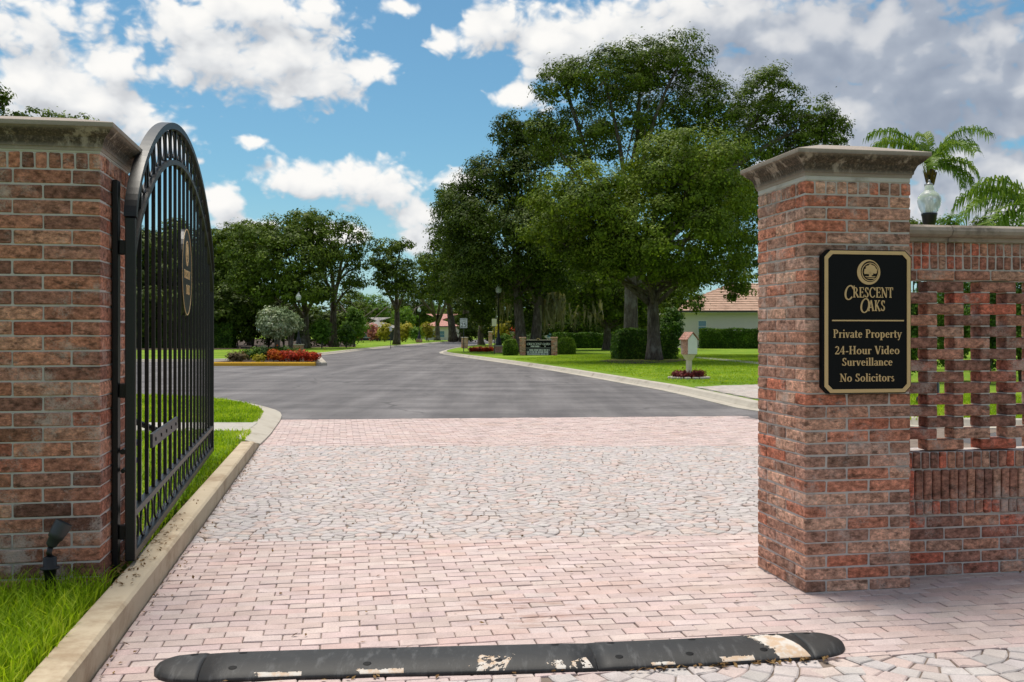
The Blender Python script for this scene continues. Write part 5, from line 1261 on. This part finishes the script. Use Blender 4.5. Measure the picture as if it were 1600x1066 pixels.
lamp('acorn street lamp on a brick pedestal beside the silvery topiaries', *gp(466.5, 548.6), 5.05, LZ, (0.75, 0.5))
lamp('acorn street lamp on a pedestal beside the monument sign', *gp(779, 553.0), 5.2, LZ, (0.72, 0.55))
lamp('far acorn street lamp on the lit lawn across the road', *gp(655, 536.4), 5.5, LZ, (0.9, 0.55), 1.2)

# ------------------------------------------------------------------ monument sign, posts, small signs
def small_post(label, px0, px1, y0, y1, name='brick_post', grp=None):
    x, y = gp((px0+px1)/2, y1); k = y/F; w_ = (px1-px0)*k; h = (y1-y0)*k
    root = thing(name, label, 'brick post', (x, y, LZ-0.05), 0.1, grp); n = max(5, int(h/0.085)); c = h*0.93/n
    mb = MB(); mb.box(-w_/2+.012, w_/2-.012, -w_/2+.012, w_/2-.012, -0.05, h*.93); mb.obj('mortar', 'mortar_mix', root)
    mb = MB()
    for i in range(n):
        for (a, b, e, f) in ((0, .66, 0, 1), (.68, 1, 0, 1)):
            if i % 2: a, b = 1-b, 1-a
            mb.tint += [pick(PAL_R)]*24; q_ = mb.tint[-24:]; mb.tint = mb.tint[:-24]; mb.bbox(-w_/2+a*w_, -w_/2+b*w_, -w_/2+e*w_, -w_/2+f*w_, i*c+.006, (i+1)*c-.006, .008); mb.tint += q_
    o = mb.obj('brickwork', 'brick_clay_far', root, attr=True); o['kind'] = 'stuff'
    mb = MB(); ring_sweep(mb, w_, [(0, 0), (.05, h*.02), (.05, h*.06), (-.1*w_, h*.075)]); mb.obj('cap', 'pale_concrete', root, loc=(-w_/2, -w_/2, h*.93)); return root
small_post('low brick post behind the speed limit sign', 721, 731, 528, 546)
small_post('slim brick post left of the lamp with the small cream sign', 763.5, 769, 519, 545)
small_post('slim brick post right of the lamp, behind the box bush', 797, 803.5, 519, 542)
mon = thing('monument_sign', 'low monument sign with two brick piers and a black board reading Crescent Oaks', 'sign', (*gp(840.5, 557.8), LZ-0.04), R(2)); Zm = gp(840, 557.8)[1]; k = Zm/F
for a, b in ((-28.5, -19.5), (21, 30)):
    x0, x1 = a*k, b*k; h = 29.5*k
    mb = MB(); mb.box(x0+.012, x1-.012, -.16, .16, -.05, h*.92); mb.obj('mortar', 'mortar_mix', mon)
    mb = MB(); n = 14; c = h*.92/n
    for i in range(n):
        w_ = x1-x0; a_, b_ = (0, .64) if i % 2 else (0, .34)
        for (f0, f1) in ((0, b_), (b_+.03, 1)):
            t_ = pick(PAL_R); mb.bbox(x0+f0*w_, x0+f1*w_, -.175, .175, i*c+.005, (i+1)*c-.005, .006); mb.tint += [t_]*24
    o = mb.obj('pier', 'brick_clay_far', mon, attr=True)
    mb = MB(); mb.bbox(x0-.04, x1+.04, -.22, .22, h*.92+.001, h, .015); mb.obj('pier_cap', 'brick_clay', mon).color = (.42, .27, .2, 1)
bx0, bx1 = -19.2*k, 20.7*k
mb = MB(); mb.bbox(bx0, bx1, -.07, .07, 0.04, 24.2*k, .01); mb.obj('board', 'sign_black', mon)
mb = MB(); mb.bbox(bx0+.02, bx1-.02, -.085, -.071, 12.2*k, 12.9*k, .003); mb.obj('divider', 'galvanised', mon)
mb = MB(); mb.bbox(bx0, bx1, -.05, .05, 24.3*k, 25.4*k, .008); mb.obj('top_rail', 'pale_concrete', mon)
mb = MB(); mb.tube([(0.01, -.05, 25.5*k), (0.01, .05, 25.5*k)], 2.6*k, 20); crn = mb.obj('crest', 'sign_black', mon)
letters('crest_ring', [[(0.01+q*k*math.cos(a), 25.5*k+q*k*math.sin(a)) for q, a in ((2.5, 2*math.pi*i/24), (2.5, 2*math.pi*(i+1)/24), (1.7, 2*math.pi*(i+1)/24), (1.7, 2*math.pi*i/24))] for i in range(24)], 'gold_leaf', crn, -.05, .004)
letters('lettering', text_polys('CRESCENT OAKS', bx0+1.6*k, bx1-1.4*k, 17.2*k, 3.2*k, 0.12), 'sign_white', mon, -.071, .006)
q = random.Random(9)
def bars(x0, x1, z, hgt, wmin, wmax):
    out = []; x = x0
    while x < x1:
        w_ = q.uniform(wmin, wmax)*k; out.append([(x, z), (min(x+w_, x1), z), (min(x+w_, x1), z+hgt*k), (x, z+hgt*k)]); x += w_+.45*k
        if q.random() < .2: x += .9*k
    return out
letters('lettering', bars(bx0+8*k, bx0+22.5*k, 14.1*k, 2.0, .8, 1.5)+bars(bx0+29.5*k, bx0+31*k, 14.1*k, 2.2, .5, .8), 'sign_white', mon, -.071, .006)
mb = MB(); mb.bbox(bx0+1.2*k, bx1-1.0*k, -.078, -.071, 1.2*k, 11.2*k, .002); mb.obj('letter_track', 'screen_dark', mon)
letters('lettering', bars(bx0+6*k, bx1-3*k, 8.2*k, 2.2, .8, 1.6)+bars(bx0+2*k, bx1-3.5*k, 5.0*k, 2.2, .8, 1.7)+bars(bx0+2.5*k, bx1-4.5*k, 1.8*k, 2.2, .8, 1.7), 'sign_white', mon, -.079, .006)

def sign_post(label, px, base, top, bw, bh, m, writing=None, name='road_sign'):
    x, y = gp(px, base); k = y/F; root = thing(name, label, 'road sign', (x, y, LZ-0.05), 0); h = (base-top)*k
    mb = MB(); mb.box(-.03, .03, -.02, .02, -.05, h); mb.obj('post', 'dark_steel', root)
    w_, hh = bw*k, bh*k
    mb = MB(); mb.bbox(-w_/2, w_/2, -.036, -.021, h-hh, h, .004); b = mb.obj('panel', m, root)
    if writing:
        for txt, zc, sz_, wd in writing: sans('lettering', txt, sz_*hh, 'sign_black', b, (0, -.038, h-zc*hh), wid=wd*w_)
        e = .012; o_ = [(-w_/2+.02, h-hh+.02), (w_/2-.02, h-hh+.02), (w_/2-.02, h-.02), (-w_/2+.02, h-.02)]; i_ = [(a*(1-.05), (z-h+hh/2)*.955+h-hh/2) for a, z in o_]
        letters('border', [[o_[i], o_[(i+1) % 4], i_[(i+1) % 4], i_[i]] for i in range(4)], 'sign_black', b, -.0365, .002)
    return root
sign_post('white speed limit 25 sign on a thin dark post', 724.5, 552.5, 498.5, 11.5, 15.2, 'sign_white', (('SPEED', .15, .17, .72), ('LIMIT', .34, .17, .62), ('25', .70, .62, .74)))
sign_post('small cream sign on a thin post left of the lamp', 772.3, 556, 499.5, 7.4, 11.5, 'sign_cream')
sign_post('small white sign on a thin post across the road', 610.5, 545.0, 511, 4, 7.5, 'sign_white')
for i in range(9):
    shrub('flowering_shrub', nth(i, 9, 'red bedding plant in the row beside the lamp pedestal'), 738+i*3.6, 545+(i % 2), 553, 3.2, 78.5+(i % 3)*.8, 'red_leaf', 160+i, 'red bedding plants by the lamp', leaf=.12, per=1.3)

# ------------------------------------------------------------------ mailbox
mbx = thing('mailbox', 'house-shaped brick mailbox with a white front on a cream post', 'mailbox', (*gp(1076.5, 596.5), LZ-0.06), R(28)); 
def M_(name, m, *a, c=.006):
    q_ = MB(); q_.bbox(*a, c); return q_.obj(name, m, mbx)
M_('post', 'cream_paint', -.07, .07, -.07, .07, -.05, .80)
q_ = MB(); q_.add([(-.075, -.075, .66), (.075, -.075, .66), (.075, .075, .66), (-.075, .075, .66), (-.17, -.16, .845), (.17, -.16, .845), (.17, .16, .845), (-.17, .16, .845)], [(0, 1, 5, 4), (1, 2, 6, 5), (2, 3, 7, 6), (3, 0, 4, 7), (4, 5, 6, 7)]); q_.obj('bracket', 'cream_paint', mbx)
W_ = .19; zb, zw, zr = .85, 1.36, 1.56
q_ = MB(); pent = [(-W_, zb), (W_, zb), (W_, zw), (0, zr), (-W_, zw)]
q_.add([(a, -.18, z) for a, z in pent]+[(a, .18, z) for a, z in pent], [tuple(range(5)), tuple(range(5, 10))[::-1]]+[(i, 5+i, 5+(i+1) % 5, (i+1) % 5) for i in range(5)]); o = q_.obj('body', 'brick_clay', mbx); o.color = (.40, .23, .17, 1)
q_ = MB(); pent = [(-W_+.006, zb+.01), (W_-.006, zb+.01), (W_-.006, zw-.01), (0, zr-.035), (-W_+.006, zw-.01)]
q_.add([(a, -.195, z) for a, z in pent]+[(a, -.181, z) for a, z in pent], [tuple(range(5)), tuple(range(5, 10))[::-1]]+[(i, 5+i, 5+(i+1) % 5, (i+1) % 5) for i in range(5)]); q_.obj('front_door', 'white_paint', mbx)
for sgn in (-1, 1):
    for i in range(4):      # overlapping rows of tile
        t0, t1 = i/4, (i+1)/4+.03; q_ = MB(); e = (W_+.05)
        def rp(t_, lift): return (sgn*e*(1-t_), zw-.035+(zr-zw+.05)*t_+lift)
        (xa, za), (xb, zb_) = rp(t0, .012+.006), rp(min(1, t1), .012)
        q_.add([(xa, -.23, za), (xb, -.23, zb_), (xb, .23, zb_), (xa, .23, za), (xa, -.23, za-.022), (xb, -.23, zb_-.012), (xb, .23, zb_-.012), (xa, .23, za-.022)], [(0, 1, 2, 3), (4, 7, 6, 5), (0, 4, 5, 1), (2, 6, 7, 3), (0, 3, 7, 4), (1, 5, 6, 2)])
        o = q_.obj('roof_tile', 'brick_clay', mbx); o.color = (.33, .19, .15, 1)
for i, (dx, dy) in enumerate(((-.42, -.1), (-.28, .28), (-.2, -.3), (.18, -.32), (.3, .3), (.36, -.05))):
    x, y = gp(1076.5, 596.5); o = shrub('flowering_shrub', nth(i, 6, 'dark red plant at the foot of the brick mailbox'), 1076.5+dx*46, 583, 597, 7, y+dy, 'maroon_leaf', 175+i, 'dark red plants round the mailbox', leaf=.075)
mb = MB()
for i in range(14):
    a = 2*math.pi*i/14; x, y = gp(1076.5, 596.5); mb.bbox(x+.58*math.cos(a)-.1, x+.58*math.cos(a)+.1, y+.5*math.sin(a)-.1, y+.5*math.sin(a)+.1, LZ-.03, LZ+.07, .02)
tag(mb.obj('edging_ring', 'pale_concrete'), 'ring of small edging stones round the mailbox plants', 'edging')

# ------------------------------------------------------------------ houses
def house(label, x0, x1, y, depth, eave, ridge, wallm, roofm, windows=(), rz=0, over=0.6, rows=16, hipl=True, hipr=True, door=None):
    root = thing('house', label, 'house', (x0, y, LZ), rz); L_ = x1-x0
    mb = MB(); mb.box(0, L_, 0, depth, -.1, eave-.02); mb.obj('wall', wallm, root)
    mb = MB(); mb.box(-over, L_+over, -over, depth+over, eave-.02, eave+.16); mb.obj('fascia', 'fascia_white', root)
    mb = MB(); mb.box(-over-.06, L_+over+.06, -over-.06, -over-.002, eave+.04, eave+.19); mb.obj('gutter', 'dark_trim', root)
    mb = MB(); hr = (depth/2+over)
    for i in range(rows):       # stepped tile courses round a hip roof
        t0, t1 = i/rows, (i+1)/rows; z0, z1 = eave+.165+(ridge-eave)*t0, eave+.165+(ridge-eave)*t1; st = (ridge-eave)/rows*.45
        def ring(t_, z): return [(-over+hr*t_*(1 if hipl else 0), -over+hr*t_, z), (L_+over-hr*t_*(1 if hipr else 0), -over+hr*t_, z), (L_+over-hr*t_*(1 if hipr else 0), depth+over-hr*t_, z), (-over+hr*t_*(1 if hipl else 0), depth+over-hr*t_, z)]
        a, b = ring(t0, z0+st), ring(t1, z1+.01); lo = ring(t0, z0-.01)
        mb.add(lo+a+b, [(k_, (k_+1) % 4, 4+(k_+1) % 4, 4+k_) for k_ in range(4)]+[(4+k_, 4+(k_+1) % 4, 8+(k_+1) % 4, 8+k_) for k_ in range(4)])
    mb.obj('roof', roofm, root)
    for wx, wz, ww, wh in windows:
        mb = MB()
        for a in ((wx-.08, wx, wz, wz+wh), (wx+ww, wx+ww+.08, wz, wz+wh), (wx-.08, wx+ww+.08, wz+wh, wz+wh+.08), (wx-.08, wx+ww+.08, wz-.1, wz), (wx, wx+ww, wz+wh*.48, wz+wh*.52)): mb.box(a[0], a[1], -.05, -.002, a[2], a[3])
        f = mb.obj('window', 'fascia_white', root); mb = MB(); mb.box(wx, wx+ww, -.02, -.001, wz, wz+wh); mb.obj('pane', 'window_glass', f)
    return root
xh = (1064-800)*97.5/F
house('pale stucco house with an orange tile roof beyond the right lawn', xh, xh+24, 98, 13, 3.45, 6.5, 'stucco', 'roof_tile', ((1.8, 1.6, .75, 1.05), (12, 1.2, 1.2, 1.4), (17, 1.2, 1.2, 1.4)))
house('grey-roofed house across the road on the left', (556-800)*190/F, (616-800)*190/F, 190, 12, 2.2, 4.3, 'screen_dark', 'grey_roof', ((1.5, .6, 1.2, 1.0), (4.5, .6, 1.2, 1.0)), rows=10)
house('pink-roofed house at the end of the road', (664-800)*200/F, (712-800)*200/F, 200, 13, 2.6, 5.2, 'stucco', 'pink_roof', ((1.2, .6, .9, 1.2), (3.0, .6, .9, 1.2)), rows=12)
hs = house('tan two-storey house seen through the bars of the gate', (222-800)*118/F, (310-800)*118/F, 118, 9, 7.4, 9.5, 'tan_stucco', 'roof_tile', ((1.2, 1.0, 1.0, 1.3), (4.2, 1.0, 1.0, 1.3)), rows=12)
house('pale house with a pinkish wall glimpsed behind the spanish moss', (846-800)*170/F, (905-800)*170/F, 170, 9, 2.6, 4.8, 'stucco', 'pink_roof', ((1, .7, .9, 1.1), (3.4, .7, .9, 1.1)), rows=10)

# ------------------------------------------------------------------ palms, plants behind the wall
def palm(label, px, py, zz, tr, fronds, seed, fl):
    c = at(px, py, zz); root = thing('queen_palm', label, 'palm tree', (c.x, c.y, LZ), 0, 'queen palms'); h = c.z-LZ; q_ = random.Random(seed); r = np.random.default_rng(seed)
    mb = MB(); mb.tube([(0, 0, -.1), (.08, 0, h*.5), (0, 0, h-1.6), (0, 0, h-.2)], [tr*1.3, tr, tr*.9, tr*.75], 12); mb.obj('trunk', 'bark', root, True)
    mb = MB()
    for i in range(14):
        a = q_.uniform(0, 6.28); d = Vector((math.cos(a), math.sin(a), 0)); z = h-1.5+q_.uniform(0, 1.0); p = d*tr*.85+Vector((0, 0, z)); s_ = Vector((-d.y, d.x, 0))*.09
        mb.add([p-s_, p+s_, p+d*.14+s_*.4+Vector((0, 0, .5)), p+d*.14-s_*.4+Vector((0, 0, .5))], [(0, 1, 2, 3)])
    mb.obj('leaf_boot', 'litter', root)
    for (az, el, ln) in fronds:
        d = Vector((math.cos(az), math.sin(az)*.9, 0)); up_ = Vector((0, 0, 1)); p = Vector((0, 0, h-.25)); pts = [p.copy()]; n = 22; e = el
        for i in range(n):
            p = p+(d*math.cos(e)+up_*math.sin(e))*(ln/n); e -= (0.035+.085*(i/n)) * (1.1 if el > .3 else 1.0); pts.append(p.copy())
        mb = MB(); mb.tube(pts, [.035*(1-.9*i/n)+.004 for i in range(n+1)], 5, False); st = mb.obj('frond', 'palm_leaf', root)
        V4 = []
        side0 = d.cross(up_).normalized()
        for i in range(3, n+1):
            a, b = pts[i-1], pts[i]; ax = (b-a).normalized()
            for sg in (-1, 1):
                for m_ in range(3):
                    o0 = a.lerp(b, (m_+q_.random())/3); L2 = fl*(0.55+.6*math.sin(math.pi*min(1, (i-2)/n)))*q_.uniform(.8, 1.15)
                    out = (side0*sg*q_.uniform(.55, 1.0)+ax*q_.uniform(.3, .8)+up_*q_.uniform(-.1, .45)).normalized(); m1 = o0+out*L2*.5; tp = m1+(out*.35+Vector((0, 0, -1.0))).normalized()*L2*.55; w_ = ax*.024
                    V4 += [o0-w_, o0+w_, m1+w_, m1-w_, m1-w_, m1+w_, tp+w_*.2, tp-w_*.2]
        link('leaflet', np_mesh('leaflet', np.array([tuple(v) for v in V4]), 4, 'palm_leaf'), None, st)
    return root
fr = [(2.9, 1.18, 3.2), (3.3, .95, 3.0), (2.6, 1.0, 2.9), (0.2, 1.15, 3.5), (0.45, .98, 3.2), (1.6, 1.1, 2.6), (-1.2, .85, 2.4), (-.6, .35, 2.3), (-.9, .0, 2.0), (-.3, .1, 2.1), (3.8, .6, 2.6), (1.5, 1.52, 2.3), (0.9, .8, 2.7), (2.2, .7, 2.6), (-1.9, .5, 2.2)]
palm('queen palm with a tall trunk directly behind the lattice wall lamp', 1453, 250, 41, .17, fr, 3, .62)
palm('queen palm with drooping fronds at the right edge of the photo', 1622, 318, 33, .16, [(2.6, .8, 3.0), (3.2, .55, 3.0), (3.6, .3, 2.9), (2.2, .9, 2.6), (4.2, .6, 2.6), (0.3, .8, 2.6), (1.2, .7, 2.4), (5.2, .4, 2.4), (3.0, 1.1, 2.4), (4.7, .1, 2.2), (3.35, .05, 2.6)], 8, .75)
for i, (px, py, rx, ry, zz, mm, lab) in enumerate([(1428, 356, 16, 14, 62, 'oak_leaf', 'small tree top left of the lamp, over the lattice wall'), (1482, 352, 18, 16, 60, 'bright_leaf', 'small tree top right of the lamp, over the lattice wall'), (1532, 356, 18, 14, 62, 'oak_leaf', 'small tree top between the two palms'), (1575, 352, 30, 18, 58, 'bright_leaf', 'small leafy tree under the right palm fronds')]):
    tree('leafy_tree', lab, ((px-800)*zz/F, zz, LZ), .18, LB(zz, [(px, py, rx, ry, 0), (px-8, py+20, rx*1.2, ry*1.2, 0), (px+10, py+40, rx*1.3, ry*1.3, 0), (px, py+70, rx*1.2, ry*1.2, 0)]), leaf=.15, per=.9, seed=190+i, m=mm, twigs=2)
for i, (px, y0, y1, hw, zz, mm) in enumerate([(1440, 440, 560, 30, 30, 'hedge_leaf'), (1490, 400, 575, 36, 31, 'bright_leaf'), (1545, 430, 575, 36, 29, 'hedge_leaf'), (1595, 400, 575, 40, 30, 'bright_leaf'), (1650, 400, 570, 40, 31, 'hedge_leaf')]):
    shrub('garden_shrub', nth(i, 5, 'green shrub seen through the holes of the lattice wall'), px, y0, y1, hw, zz, mm, 200+i, 'shrubs behind the lattice wall', leaf=.085, per=1.0)
blades('grass', [(6.5, 17.1), (12.5, 17.1), (13.5, 22), (9, 26), (6.2, 21)], 16000, .075, .014, .09, seed=9)
bp = thing('gate_post', 'black steel post standing behind the lattice wall', 'post', (*at(1574, 500, 10.5).xy, 0), TH)
mb = MB(); mb.bbox(-.05, .05, -.05, .05, -.05, 1.95, .004); mb.obj('shaft', 'black_paint', bp); mb = MB(); mb.bbox(-.06, .06, -.06, .06, 1.952, 1.99, .006); mb.obj('cap', 'black_paint', bp)
